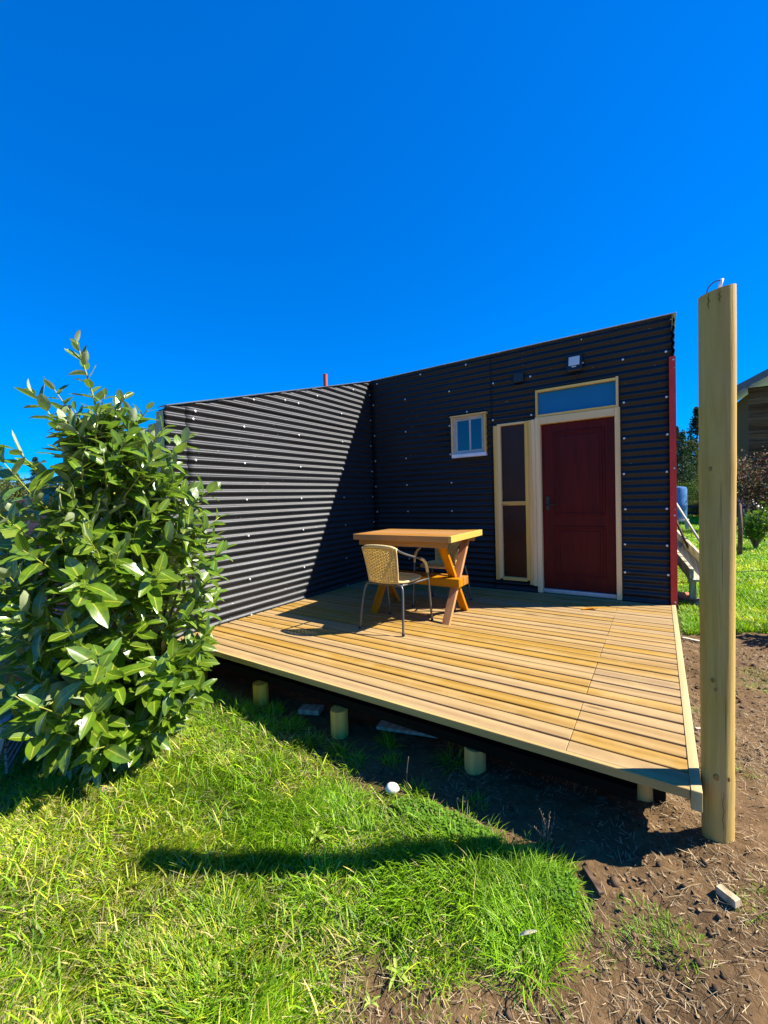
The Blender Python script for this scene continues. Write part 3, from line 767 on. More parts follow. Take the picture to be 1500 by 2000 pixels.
# checks and knots as real relief
for (a, z, ln) in ((-1.35, -.10, .16), (-2.1, 1.91, .06), (-1.5, 1.915, .05)):
    pts = [((.0580)*math.cos(a+.05*math.sin(q*2))+.004*math.sin((z+ln*(q/8-.5))*1.1), (.0580)*math.sin(a+.05*math.sin(q*2)), z+ln*(q/8-.5)) for q in range(9)]
    MB().tube(pts, [.0003+.0009*math.sin(math.pi*q/8) for q in range(9)], 5).obj('drying_crack', M_DARKW, post, True)
for (a, z, r) in ((-2.05, 1.26, .008), (-1.95, .42, .008), (-1.78, .385, .006), (-1.75, .03, .012), (-1.0, .03, .008)):
    M = Matrix.Translation((.0574*math.cos(a)+.004*math.sin(z*1.1), .0574*math.sin(a), z)) @ Matrix.Rotation(a, 4, 'Z') @ Matrix.Diagonal((.14, .8, 1.25, 1))
    bm = bmesh.new(); bmesh.ops.create_uvsphere(bm, u_segments=10, v_segments=6, radius=r)
    MB().bm(bm, M).obj('knot', plain('knot_wood', (.30, .17, .045), .7, .2, 0, .45, 110, .4) if 'knot_wood' not in MATS else MATS['knot_wood'], post, True); bm.free()
MB().tube(spline([(-.03, -.01, 1.94), (-.022, -.012, 1.975), (.0, -.014, 1.992), (.018, -.014, 1.990)], 5), .0022, 6).obj('wire_loop', M_WIRE, post, True)
MB().tube([(.012, -.014, 1.962), (.02, -.014, 1.995)], .006, 7).obj('wire_tie', M_WHITE, post, True)

# ------------------------------------------------------------------ big leafy shrub at the left
def px3(u, v, t):   # a point seen at photo pixel (u, v), t metres ahead of the camera
    return CAM + (_fw + _rt*((u-750)/FPX) - _up*((v-1000)/FPX))*t
def leaf_geo(seed):
    r = np.random.default_rng(100+seed); nl = 7; V = []; UV = []
    fold = r.uniform(.12, .4); curl = r.uniform(-.30, .38); twist = r.uniform(-.3, .3); wmax = r.uniform(.175, .25); wav = r.uniform(.0, .018)
    for i in range(nl):
        t = i/(nl-1); w = wmax*(math.sin(math.pi*min(1, t*.93+.045)**.95))**.68 if 0 < i < nl-1 else .012
        z = -curl*t*t; tw = twist*t
        for k, s in enumerate((-1, -.5, 0, .5, 1)):
            x = s*w; zz = fold*abs(s)*w*(1.0) + wav*math.sin(t*14+s*3)
            V.append((x*math.cos(tw)-zz*math.sin(tw), t, z+x*math.sin(tw)+zz*math.cos(tw))); UV.append((s*.5+.5, t))
    Fc = [(i*5+k, i*5+k+1, (i+1)*5+k+1, (i+1)*5+k) for i in range(nl-1) for k in range(4)]
    return np.array(V), Fc, UV
LEAFV = [leaf_geo(k) for k in range(10)]
def leaf_mesh(name, V, Fc, UV, mat):
    me = bpy.data.meshes.new(name); me.from_pydata([tuple(v) for v in V], [], Fc); me.update()
    uvl = me.uv_layers.new(name='UVMap'); li = np.zeros(len(me.loops), np.int32); me.loops.foreach_get('vertex_index', li)
    uvl.data.foreach_set('uv', np.array(UV, np.float32)[li].ravel()); me.polygons.foreach_set('use_smooth', [True]*len(me.polygons))
    me.materials.append(mat); return me
LEAFM = [leaf_mesh('leaf', *g, M_LEAF) for g in LEAFV]
B0 = Vector((.65, -3.925, -.40))
bush = thing('leafy_shrub', 'tall glossy green shrub growing before the left end of the deck', 'shrub', B0)
leaves = []  # (variant, matrix world, score)
stems = MB(); twigs = MB()
def orient(d, up):
    y = d.normalized(); x = y.cross(up)
    if x.length < 1e-4: x = y.cross(Vector((1, 0, 0)))
    x.normalize(); z = x.cross(y); return x, y, z
def add_leaf(p, d, up, L, roll=0.0):
    x, y, z = orient(d, up)
    c, s = math.cos(roll), math.sin(roll); x, z = x*c+z*s, z*c-x*s
    M = Matrix(((x.x*L, y.x*L, z.x*L, p.x), (x.y*L, y.y*L, z.y*L, p.y), (x.z*L, y.z*L, z.z*L, p.z), (0, 0, 0, 1)))
    q = p-CAM; leaves.append((random.randrange(10), M, L/max(.3, q.dot(_fw))))
def shoot(a, tip, n, L, ln=.34, green=True, r0=.008, bare=.0):
    """a stem from a to tip, leaves in a spiral over its last part"""
    a, tip = Vector(a), Vector(tip); dv = tip-a
    mid = a + dv*.55 + Vector((random.uniform(-.06, .06), random.uniform(-.06, .06), -.10*dv.length*(1 if abs(dv.z) < dv.length*.8 else .2)))
    pts = spline([a, mid, tip], 7); N = len(pts)
    (twigs if green else stems).tube(pts, [r0*(1-.72*i/(N-1)) for i in range(N)], 6)
    acc = [0.0]
    for i in range(1, N): acc.append(acc[-1]+(pts[i]-pts[i-1]).length)
    tot = acc[-1]; ln = min(ln, tot*.95); ph = random.uniform(0, 6.28)
    for k in range(n):
        f = k/(n-1); s = tot-ln*(1-f)**1.0*(1-bare)
        i = max(1, min(N-1, next((q for q in range(N) if acc[q] >= s), N-1))); w = (s-acc[i-1])/(acc[i]-acc[i-1]+1e-9)
        p = pts[i-1].lerp(pts[i], min(1, w)); t = (pts[i]-pts[i-1]).normalized()
        ph += 2.399; ref = Vector((0, 0, 1)) if abs(t.z) < .9 else Vector((1, 0, 0))
        u = t.cross(ref).normalized(); v = u.cross(t)
        side = u*math.cos(ph)+v*math.sin(ph)
        op = math.radians(random.uniform(48, 78)*(1-.55*f**3))
        d = (t*math.cos(op)+side*math.sin(op)); d.z -= .12+.22*(1-f)*random.random()
        up = t*1.0 + Vector((0, 0, .6)) + Vector((random.uniform(-.35, .35), random.uniform(-.35, .35), 0))
        LL = L*random.uniform(.75, 1.15)*(1-.45*f**4)
        add_leaf(p, d, up, LL, random.uniform(-.35, .35))
# trunk stems
core = [Vector((.65, -3.925, -.45)), Vector((.62, -3.91, .25)), Vector((.57, -3.89, .85)), Vector((.56, -3.87, 1.35))]
def core_at(z, j=0.0):
    for a, b in zip(core[:-1], core[1:]):
        if z <= b.z or b is core[-1]:
            t = max(0, min(1, (z-a.z)/(b.z-a.z))); return a.lerp(b, t)+Vector((random.uniform(-j, j), random.uniform(-j, j), 0))
stems.tube(spline(core, 6), [.026-.016*i/18 for i in range(19)], 9)
for k in range(5):
    a = random.uniform(0, 6.28); b = B0+Vector((.05*math.cos(a), .05*math.sin(a), -.05))
    stems.tube(spline([b, b+Vector((.16*math.cos(a), .16*math.sin(a), .5)), b+Vector((.36*math.cos(a), .36*math.sin(a), 1.15))], 5), [.017-.0011*i for i in range(11)], 7)
# leaders and outline shoots where the photograph shows them
TD = 2.62
shoot(core[-1]-Vector((0, 0, .2)), px3(150, 668, TD+.02), 24, .135, .66, True, .013, .0)
outl = [(62, 765, -.10, 12), (100, 752, 0, 10), (205, 770, -.15, 10), (246, 772, .05, 11), (287, 800, .1, 12), (322, 835, 0, 11), (368, 853, .15, 12), (30, 880, -.35, 10),
        (8, 905, -.4, 9), (418, 955, .2, 14), (440, 1072, .1, 12), (425, 1120, .2, 12), (428, 1010, .25, 10), (412, 1185, .2, 12), (408, 1232, .1, 12), (395, 1290, .05, 12),
        (398, 1340, -.05, 10), (372, 1362, -.1, 10), (335, 1400, -.15, 8), (300, 1425, -.2, 8), (180, 1465, -.5, 6), (75, 1380, -.6, 8), (120, 1430, -.5, 6), (240, 1440, -.3, 6), (5, 1010, -.45, 10), (45, 1075, -.5, 12), (200, 870, -.25, 12), (160, 900, -.2, 10), (345, 930, .1, 12), (300, 890, -.1, 12), (250, 850, -.1, 12), (380, 1010, .05, 12), (-45, 1150, -.2, 12), (-30, 1250, -.2, 12), (-15, 1330, -.3, 11), (25, 1290, -.4, 11), (45, 1190, -.45, 11), (12, 1120, -.4, 11), (-20, 1060, -.2, 12), (30, 1360, -.5, 9), (-40, 960, 0, 12), (60, 1440, -.55, 8), (145, 800, .0, 11), (195, 820, .1, 11)]
for (u, v, dt, n) in outl:
    tip = px3(u, v, TD+dt); c = core_at(max(-.25, tip.z-random.uniform(.25, .5)), .04)
    shoot(c, tip, n, (.14 if v < 900 else .16) if dt > -.3 else .185, .30, True, .0085)
# inner shoots filling the crown
prof = lambda z: float(np.interp(z, [-.3, -.05, .3, .75, 1.1, 1.4, 1.7, 1.88], [.36, .58, .68, .70, .60, .46, .28, .08]))
for k in range(200):
    z = random.uniform(-.22, 1.82); a = random.uniform(0, 2*math.pi); R_ = prof(z)*math.sqrt(random.uniform(.15, 1.0))
    c0 = core_at(z); tip = Vector((c0.x+R_*math.cos(a), c0.y+R_*math.sin(a), z))
    c = core_at(max(-.3, z-random.uniform(.15, .4)), .05)
    shoot(c, tip, random.randint(9, 14), random.uniform(.14, .215)*(1.12 if z < .3 else 1), .32, True, .0065)
for k in range(46):   # low skirt
    z = random.uniform(-.30, .15); a = random.uniform(0, 2*math.pi); R_ = prof(z)*random.uniform(.5, 1.0)
    tip = Vector((B0.x+R_*math.cos(a), B0.y+R_*math.sin(a), z-.04)); shoot(core_at(z+.25, .05), tip, 8, .185, .28, True, .006)
inv = Matrix.Translation(-B0)
def shift(mb):
    mb.v = [(x-B0.x, y-B0.y, z-B0.z) for x, y, z in mb.v]; return mb
tag(shift(stems).obj('trunk', M_BARK, bush, True), kind='stuff')
tag(shift(twigs).obj('branches', M_STEM, bush, True), kind='stuff')
leaves = [l for l in leaves if l[1].translation.z > -.40]
order = sorted(range(len(leaves)), key=lambda i: -leaves[i][2]); big = set(order[:300])
for i in order[:300]:
    o = link('leaf', LEAFM[leaves[i][0]], bush); o.matrix_basis = inv @ leaves[i][1]
V = []; Fc = []; UV = []; b = 0
for i, (k, M, _) in enumerate(leaves):
    if i in big: continue
    A = np.array(M); P = LEAFV[k][0] @ A[:3, :3].T + A[:3, 3] - np.array(B0); V.append(P); UV += LEAFV[k][2]
    Fc += [tuple(b+q for q in f) for f in LEAFV[k][1]]; b += len(P)
fo = link('foliage', leaf_mesh('foliage', np.concatenate(V), Fc, UV, M_LEAF), bush); tag(fo, kind='stuff')

# ------------------------------------------------------------------ grass
def blades(px, py, L, W_, az, lean, bend, col0, col1, pz=None):
    """numpy grass: each blade 3 segments, 7 verts"""
    n = len(px); pz = gz(px, py)-.004 if pz is None else pz
    ca, sa = np.cos(az), np.sin(az); V = np.zeros((n, 7, 3)); Cc = np.zeros((n, 7, 3))
    ts = [0, .36, .70, 1.0]; wx, wy = -sa, ca
    sp = rng.uniform(-.9, .9, n); wx, wy = wx*np.cos(sp)-wy*np.sin(sp), wx*np.sin(sp)+wy*np.cos(sp)
    hx = 0; hz = 0; X = [np.zeros(n)]; Z = [np.zeros(n)]
    for a, b_ in zip(ts[:-1], ts[1:]):
        th = lean + bend*(a+b_)/2; X.append(X[-1]+np.sin(th)*(b_-a)*L); Z.append(Z[-1]+np.cos(th)*(b_-a)*L)
    k = 0
    for i, t in enumerate(ts):
        wid = W_*(1-t*.35)/2 if i < 3 else 0
        cx, cy, cz = px+ca*X[i], py+sa*X[i], pz+np.maximum(Z[i], -.0+.003*i)
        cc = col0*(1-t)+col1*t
        if i < 3:
            for s in (-1, 1):
                V[:, k] = np.stack([cx+wx*wid*s, cy+wy*wid*s, cz], 1); Cc[:, k] = cc; k += 1
        else: V[:, k] = np.stack([cx, cy, cz], 1); Cc[:, k] = cc
    tri = np.array([(0, 1, 3), (0, 3, 2), (2, 3, 5), (2, 5, 4), (4, 5, 6)])
    Fi = (np.arange(n)[:, None, None]*7+tri[None]).reshape(-1, 3)
    return V.reshape(-1, 3), Fi, Cc.reshape(-1, 3)
def in_view(x, y, z, mx=260, my=200):
    q = np.stack([x-CAM.x, y-CAM.y, z-CAM.z], 1); f = q @ np.array(_fw); r = q @ np.array(_rt); u = q @ np.array(_up)
    f = np.maximum(f, 1e-3); U = 750+FPX*r/f; Vv = 1000-FPX*u/f
    return (f > .3) & (U > -mx) & (U < 1500+mx) & (Vv < 2000+my) & (Vv > 700)
G1, G2, G3, G4 = [np.array(c) for c in ((.105, .24, .006), (.28, .48, .009), (.54, .56, .032), (.60, .52, .15))]
def grass_cols(x, y, n, dry=0.0):
    f = fbm(x, y, .55, 3, 70); g = rng.random(n)
    yel = np.clip((f-.5)*4.2+.34+dry, 0, 1)*.72
    c = G1[None]*(1-g[:, None])+G2[None]*g[:, None]
    m1 = (rng.random(n) < yel*.85)[:, None]; c = np.where(m1, G2*(1-g[:, None])+G3*g[:, None], c)
    m2 = (rng.random(n) < yel*.22+.03)[:, None]; c = np.where(m2, G4*(.7+.5*g[:, None]), c)
    return c*rng.uniform(.75, 1.2, (n, 1))*(.68+.62*fbm(x, y, .3, 3, 222))[:, None]
parts = []
N = 430000
x = rng.uniform(-.6, 3.6, N); y = rng.uniform(-5.4, -3.0, N)
sd = lawn_sd(x, y); keep = (sd > -.18) & (rng.random(N) < np.clip(.28+sd/.26, 0, 1)) & (rng.random(N) < np.clip((.80-fbm(x, y, .33, 3, 301))*5, .12, 1)) & in_view(x, y, np.full(N, -.4))
dist = np.hypot(x-CAM.x, y-CAM.y); keep &= rng.random(N) < np.clip(1.25-dist/7, .5, 1)
x, y = x[keep], y[keep]; n = len(x)
long = np.clip((fbm(x, y, .42, 2, 31)-.42)*3.2, 0, 1)*np.clip((x-.4)/1.2, .25, 1)
dryp = np.clip((fbm(x, y, .5, 2, 77)-.52)*4, 0, 1)
L = (.034+.070*long)*rng.uniform(.55, 1.4, n)*(1-.35*dryp)
az = 6.28*2*fbm(x, y, .45, 2, 55)+rng.normal(0, .6, n)
c = grass_cols(x, y, n, -.25*long)
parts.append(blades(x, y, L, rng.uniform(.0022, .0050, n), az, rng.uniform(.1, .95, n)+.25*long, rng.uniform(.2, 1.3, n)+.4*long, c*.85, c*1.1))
N = 24000; x = rng.uniform(-.6, 3.4, N); y = rng.uniform(-5.3, -3.2, N); k4 = (lawn_sd(x, y) > .02) & in_view(x, y, np.full(N, -.4)); x, y = x[k4], y[k4]; n = len(x)
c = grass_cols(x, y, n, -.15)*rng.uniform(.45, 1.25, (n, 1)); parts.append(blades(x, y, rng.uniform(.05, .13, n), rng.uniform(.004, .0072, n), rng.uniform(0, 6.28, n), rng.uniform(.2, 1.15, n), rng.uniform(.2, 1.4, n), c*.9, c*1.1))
N = 16000; x = rng.uniform(-.6, 3.4, N); y = rng.uniform(-5.3, -3.2, N); k4 = (lawn_sd(x, y) > -.05) & in_view(x, y, np.full(N, -.4)) & (fbm(x, y, .5, 2, 77) > .46); x, y = x[k4], y[k4]; n = len(x)
c = np.array((.50, .42, .20))[None]*rng.uniform(.5, 1.15, (n, 1)); parts.append(blades(x, y, rng.uniform(.03, .08, n), rng.uniform(.0015, .003, n), rng.uniform(0, 6.28, n), rng.uniform(.9, 1.5, n), rng.uniform(-.2, .4, n), c, c, gz(x, y)+rng.uniform(.004, .022, n)))
# long tufts
def tuft(cx, cy, n, R_, L0, droop=1.0, dry=0.0, gcol=None, w=.0045):
    r = R_*np.sqrt(rng.random(n)); a = rng.uniform(0, 6.283, n); xx = cx+r*np.cos(a); yy = cy+r*np.sin(a)
    fl_ = 6.28*2*fbm(xx, yy, .45, 2, 55); az = np.where(rng.random(n) < .55, fl_+rng.normal(0, .7, n), a+rng.normal(0, .8, n)); le = rng.uniform(.1, .9, n)+r/R_*.25
    c = grass_cols(xx, yy, n, dry-.3) if gcol is None else np.array(gcol)[None]*rng.uniform(.7, 1.3, (n, 1))
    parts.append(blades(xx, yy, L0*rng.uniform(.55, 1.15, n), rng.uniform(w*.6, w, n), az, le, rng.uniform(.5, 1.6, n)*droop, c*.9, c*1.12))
for (cx, cy, n, R_, L0, dr) in ((3.05, -3.64, 1500, .17, .15, -.3), (3.20, -3.58, 900, .12, .14, -.2), (2.90, -3.58, 900, .15, .13, -.3), (2.70, -3.62, 900, .16, .12, -.4), (2.50, -3.72, 700, .14, .11, -.3),
                            (2.25, -3.62, 600, .14, .10, -.4), (2.75, -3.78, 900, .15, .12, -.3), (2.45, -3.95, 600, .13, .10, -.2), (2.0, -3.85, 500, .13, .09, -.3), (1.75, -3.6, 500, .13, .09, -.3), (2.55, -3.35, 160, .04, .09, -.2),
                            (1.35, -3.35, 350, .10, .10, 0), (1.5, -3.22, 200, .08, .10, -.2), (1.75, -3.26, 160, .07, .09, -.2), (2.1, -3.3, 140, .07, .09, -.2), (1.25, -3.16, 160, .07, .11, -.2), (2.3, -3.2, 70, .05, .09, -.2), (2.85, -3.28, 60, .05, .07, -.1), (1.95, -3.38, 160, .07, .08, 0), (1.1, -3.28, 260, .08, .10, .2), (1.7, -3.32, 220, .07, .11, -.2), (1.95, -3.25, 120, .05, .12, -.3), (2.2, -3.05, 80, .05, .13, -.4), (2.62, -3.05, 90, .06, .14, -.4), (.72, -4.32, 300, .1, .12, .2),
                            (2.2, -4.25, 600, .16, .10, -.2), (1.5, -4.05, 400, .14, .08, 0), (2.6, -4.35, 500, .14, .09, -.3), (3.22, -3.78, 420, .10, .14, -.1), (2.95, -3.95, 350, .1, .08, .1)):
    tuft(cx, cy, n, R_, L0, 1.0, dr)
# scattered grass on the bare soil
for (cx, cy, n, R_) in ((3.56, -3.55, 300, .10), (3.66, -3.55, 200, .08), (4.27, -.68, 260, .12), (4.25, -.95, 300, .14), (4.40, -.8, 200, .12), (3.40, -3.66, 120, .08), (3.58, -3.56, 90, .06), (3.90, -3.28, 60, .05), (3.85, -3.35, 80, .05), (3.86, -2.0, 70, .05), (3.84, -1.6, 70, .06), (4.0, -2.3, 60, .06), (3.05, -4.1, 200, .15), (3.2, -4.2, 140, .15)):
    tuft(cx, cy, n, R_, .035, .8, .25, w=.003)
# field to the right and behind
M_ = 150000
ang = rng.uniform(math.radians(34-3), math.radians(34+12), M_); rr = 4.6+26*rng.random(M_)**2.2
fx = CAM.x - np.sin(YAW-ang)*rr; fy = CAM.y + np.cos(YAW-ang)*rr
k2 = (lawn_sd(fx, fy) > 0.0) & ~((fx < W+.1) & (fx > -2.6) & (fy > -.1) & (fy < 4.3)) & (fx > W)
fx, fy, rr = fx[k2], fy[k2], rr[k2]; n = len(fx)
c = grass_cols(fx, fy, n, -.05)*1.05
parts.append(blades(fx, fy, rng.uniform(.04, .09, n)*(1+rr/40), .003+.0011*rr, rng.uniform(0, 6.28, n), rng.uniform(.1, .7, n), rng.uniform(.2, 1.0, n), c*.9, c*1.1))
V = np.concatenate([p[0] for p in parts]); Cc = np.concatenate([p[2] for p in parts]); offs = np.cumsum([0]+[len(p[0]) for p in parts[:-1]])
Fi = np.concatenate([p[1]+o for p, o in zip(parts, offs)])
grass = link('grass', np_mesh('grass', V, Fi, M_GRASS, Cc)); tag(grass, 'bright green lawn with yellowed patches around the deck', 'grass', kind='stuff')

# low clover patch, dry litter and clods: nobody could count them
def cards(px, py, pz, L, Wd, az, tilt, col):
    n = len(px); ca, sa = np.cos(az), np.sin(az); V = np.zeros((n, 4, 3)); ct, st = np.cos(tilt), np.sin(tilt)
    for k, (s, t) in enumerate(((-.5, 0), (.5, 0), (.35, 1), (-.35, 1))):
        a = (t-.5)*L; V[:, k] = np.stack([px+ca*ct*a-sa*s*Wd, py+sa*ct*a+ca*s*Wd, pz+st*np.abs(a)*(1 if t else -.3)], 1)
    return V.reshape(-1, 3), np.arange(n*4).reshape(n, 4), np.repeat(col, 4, 0)
lp = []
N = 9000; x = rng.uniform(2.2, 5.2, N); y = rng.uniform(-4.9, .4, N)
k3 = (lawn_sd(x, y) < .03) & in_view(x, y, np.full(N, -.38)); x, y = x[k3], y[k3]; n = len(x); z = gz(x, y)+.003
lp.append(cards(x, y, z, rng.uniform(.006, .02, n), rng.uniform(.004, .012, n), rng.uniform(0, 6.28, n), rng.uniform(-.4, .6, n), np.array((.13, .085, .045))[None]*rng.uniform(.3, 2.0, (n, 1))))
N = 900; x = rng.uniform(.2, 3.4, N); y = rng.uniform(-5.2, -3.1, N); k3 = (lawn_sd(x, y) > 0) & in_view(x, y, np.full(N, -.38)); x, y = x[k3], y[k3]; n = len(x)
lp.append(cards(x, y, gz(x, y)+rng.uniform(.012, .035, n), rng.uniform(.02, .06, n), rng.uniform(.001, .0025, n), rng.uniform(0, 6.28, n), rng.uniform(-.3, .3, n), np.array((.50, .42, .24))[None]*rng.uniform(.6, 1.2, (n, 1))))
V = np.concatenate([p[0] for p in lp]); Cc = np.concatenate([p[2] for p in lp]); offs = np.cumsum([0]+[len(p[0]) for p in lp[:-1]])
tag(link('straw_litter', np_mesh('straw_litter', V, np.concatenate([p[1]+o for p, o in zip(lp, offs)]), M_LITTER, Cc)), 'pale straw and wood shavings strewn on the bare soil', 'litter', kind='stuff')
N = 90000; x = rng.uniform(2.2, 5.2, N); y = rng.uniform(-4.9, .5, N); dc = np.hypot(x-CAM.x, y-CAM.y)
k3 = (lawn_sd(x, y) < .05) & in_view(x, y, np.full(N, -.38)) & (rng.random(N) < np.clip(fbm(x, y, .4, 3, 91)*2.8-.85, .04, 1)*np.clip(1.2-.12*dc, .3, 1)*np.where((y > -3.6) & (x < 3.7) & (y < -3.1), .45, 1)); x, y = x[k3], y[k3]; n = len(x)
c = np.array((.46, .35, .20))[None]*rng.uniform(.3, 1.3, (n, 1))*np.array((1, 1, 1))
V, Fi, Cc = blades(x, y, rng.gamma(2.2, .011, n)+.008, rng.uniform(.0009, .0026, n), rng.uniform(0, 6.28, n), rng.uniform(1.25, 1.56, n), rng.normal(0, .35, n), c, c*.9, gz(x, y)+rng.uniform(.001, .010, n))
tag(link('dry_grass', np_mesh('dry_grass', V, Fi, M_LITTER, Cc)), 'fine dry grass stems scattered over the bare soil', 'dry grass', kind='stuff')
# soil crumbs
ico = bmesh.new(); bmesh.ops.create_icosphere(ico, subdivisions=1, radius=1); IV = np.array([v.co[:] for v in ico.verts]); IF = np.array([[v.index for v in f.verts] for f in ico.faces]); ico.free()
N = 9000; x = rng.uniform(2.2, 5.0, N); y = rng.uniform(-4.9, .2, N); k3 = (lawn_sd(x, y) < 0) & in_view(x, y, np.full(N, -.38)) & (rng.random(N) < np.clip(fbm(x, y, .4, 2, 15)*2.2-.5, .1, 1)); x, y = x[k3], y[k3]; n = len(x)
s = rng.gamma(1.3, .0034, n)+.0016+np.where(rng.random(n) < .03, rng.uniform(.005, .014, n), 0); z = gz(x, y)+s*.2
V = (IV[None]*s[:, None, None]*rng.uniform(.6, 1.3, (n, 12, 1))*np.array((1, 1, .7)) + np.stack([x, y, z], 1)[:, None]).reshape(-1, 3)
Fi = (IF[None]+np.arange(n)[:, None, None]*12).reshape(-1, 3)
Cc = np.repeat(np.array((.085, .052, .027))[None]*rng.uniform(.5, 1.7, (n, 1)), 12, 0)
tag(link('soil_crumbs', np_mesh('soil_crumbs', V, Fi, M_LITTER, Cc)), 'dark brown soil crumbs on the bare ground by the post', 'soil', kind='stuff')
# clover patch
N = 2600; a = rng.uniform(0, 6.283, N); r = np.sqrt(rng.random(N)); x = 2.76+.26*r*np.cos(a)+.08*r*np.sin(a); y = -3.47+.06*r*np.sin(a)-.01*np.cos(a)
x2 = 3.27+.07*np.sqrt(rng.random(900))*np.cos(rng.uniform(0, 6.28, 900)); y2 = -3.54+.07*np.sqrt(rng.random(900))*np.sin(rng.uniform(0, 6.28, 900))
x = np.concatenate([x, x2]); y = np.concatenate([y, y2]); n = len(x)
V, Fi, Cc = cards(x, y, gz(x, y)+rng.uniform(.01, .045, n), rng.uniform(.007, .014, n), rng.uniform(.007, .013, n), rng.uniform(0, 6.28, n), rng.uniform(-.2, .5, n), np.array((.13, .27, .02))[None]*rng.uniform(.6, 1.4, (n, 1)))
tag(link('clover', np_mesh('clover', V, Fi, M_GRASS, Cc)), 'low clover creeping at the edge of the lawn and soil', 'clover', kind='stuff')

# ------------------------------------------------------------------ small things on the ground
def G(x, y, dz=0.0): return Vector((x, y, float(gz(x, y))+dz))
def rock(name, loc, sc, seed, mat, label, cat, rz=0.0):
    bm = bmesh.new(); bmesh.ops.create_icosphere(bm, subdivisions=3, radius=1); r = random.Random(seed)
    o = [r.uniform(0, 9) for _ in range(3)]
    for v in bm.verts:
        c = v.co; v.co = c*(1+.10*math.sin(c.x*2.3+o[0])+.07*math.sin(c.y*3.1+o[1])+.05*math.sin(c.z*4+o[2]))
    M = Matrix.Rotation(rz, 4, 'Z') @ Matrix.Diagonal((*sc, 1)); ob = MB().bm(bm, M).obj(name, mat, None, True, loc=loc); bm.free()
    return tag(ob, label, cat)
rock('stone', G(2.43, -3.39, .016), (.042, .026, .022), 3, M_STONE, 'pale oval stone at the edge of the grass before the deck', 'stone', .5)
def offcut(label, a, b, w, h, mat, name='wood_offcut'):
    return tag(MB().beam(a, b, w, h, (0, 0, 1), .002).obj(name, mat), label, 'wood offcut')
offcut('small wood block lying on the soil near the right edge', G(3.775, -3.32, .012), G(3.825, -3.36, .016), .03, .028, M_PLYW)
offcut('thin dark bark chip on the soil beside the long grass', G(3.35, -3.41, .010), G(3.42, -3.50, .014), .022, .014, M_DARKW)
offcut('short board end lying in the shade under the deck', G(1.40, -3.03, .02), G(1.56, -2.98, .03), .09, .035, M_PLYW)
offcut('grey plank lying in the shade under the deck', G(2.02, -2.92, .03), G(2.42, -2.82, .035), .09, .02, M_GREYW)
offcut('pale stick lying on the soil right of the deck edge', G(3.79, -1.9, .012), G(3.90, -1.84, .014), .016, .012, M_DRY)
offcut('white curl of wood lying where the soil meets the grass behind', G(3.80, .1, .012), G(3.95, .02, .02), .04, .012, M_DRY)
offcut('bleached shard of wood at the right edge of the soil', G(3.95, -3.19, .01), G(4.03, -3.24, .014), .02, .008, M_DRY)
for k, (x, y, a) in enumerate(((.80, -4.14, .4), (.97, -4.14, -.2))):
    rock('rubble_piece', G(x, y, .008), (.045, .028, .018), 20+k, M_TERRA, ('pink rubble piece in the grass nearest the bench', 'pink rubble piece in the grass below the shrub')[k], 'rubble', a)
# sprouts and weeds
def rosette(name, loc, n, L, Wd, lift, mat, label, seed):
    r = random.Random(seed); t = thing(name, label, 'weed', loc)
    for k in range(n):
        a = k*2.399+r.uniform(-.3, .3); l = L*r.uniform(.7, 1.15); up = lift*r.uniform(.6, 1.3); rows = []
        for i in range(7):
            f = i/6; w = Wd*math.sin(math.pi*min(.98, f*.9+.08))**.8; d = l*f*math.cos(up*(1-f*.6)); z = l*f*math.sin(up*(1-f*.75))
            rows.append([(math.cos(a)*d-math.sin(a)*s*w, math.sin(a)*d+math.cos(a)*s*w, z+abs(s)*w*.35) for s in (-1, 0, 1)])
        MB().quad_grid(rows).obj('leaf', mat, t, True)
    return t
rosette('broadleaf_weed', G(2.86, -4.05, .012), 6, .062, .006, .5, M_WEED, 'flat rosette of long leaves at the lower edge of the grass', 1)
rosette('broadleaf_weed', G(2.25, -3.78, .012), 6, .075, .008, .95, M_WEED, 'upright broad leaved weed in the lawn, above the post shadow', 2)
rosette('broadleaf_weed', G(2.83, -4.16, .01), 5, .035, .004, .8, M_WEED, 'small reddish weed at the bottom edge of the picture', 5)
def stalk(label, base, h, seed, seeds=True):
    r = random.Random(seed); t = thing('dry_weed', label, 'weed', base)
    n = 14 if seeds else 1
    for k in range(n):
        a = r.uniform(0, 6.28); s = r.uniform(.05, .8) if n > 1 else .08; hh = h*r.uniform(.6, 1.1)
        pts = spline([(0, 0, 0), (math.cos(a)*s*hh*.4, math.sin(a)*s*hh*.4, hh*.5), (math.cos(a+.4)*s*hh*1.1, math.sin(a+.4)*s*hh*1.1, hh*.92)], 4)
        st = MB().tube(pts, .0009 if seeds else .0016, 5).obj('stem', M_DEAD, t, True)
        if seeds:
            for q in range(4):
                p = pts[-1-q]; M = Matrix.Translation(p+Vector((r.uniform(-.006, .006), r.uniform(-.006, .006), 0))) @ Matrix.Diagonal((.0022, .0022, .006, 1))
                bm = bmesh.new(); bmesh.ops.create_icosphere(bm, subdivisions=1, radius=1); MB().bm(bm, M).obj('seed_head', M_DEAD, st, True); bm.free()
    return t
stalk('dry weed with pale seed heads in the deck shadow near the post', G(3.19, -3.36), .11, 1)
stalk('single thin dry stalk rising beside the pale stone', G(2.48, -3.33), .17, 2, False)
stalk('short dry seed stalk in the shade below the middle stump', G(2.80, -3.33), .05, 3)
tag(MB().quad_grid([[(s*.0055*math.sin(math.pi*min(.97, f*.9+.06)), .075*f, .012+.05*f*(1-f)+abs(s)*.004) for s in (-1, 0, 1)] for f in [i/7 for i in range(8)]]).obj('fallen_leaf', M_DRY, None, True, loc=G(3.19, -3.77, .03), rot=(.35, .5, -.9)), 'pale dry leaf caught on the right side of the long grass', 'leaf')

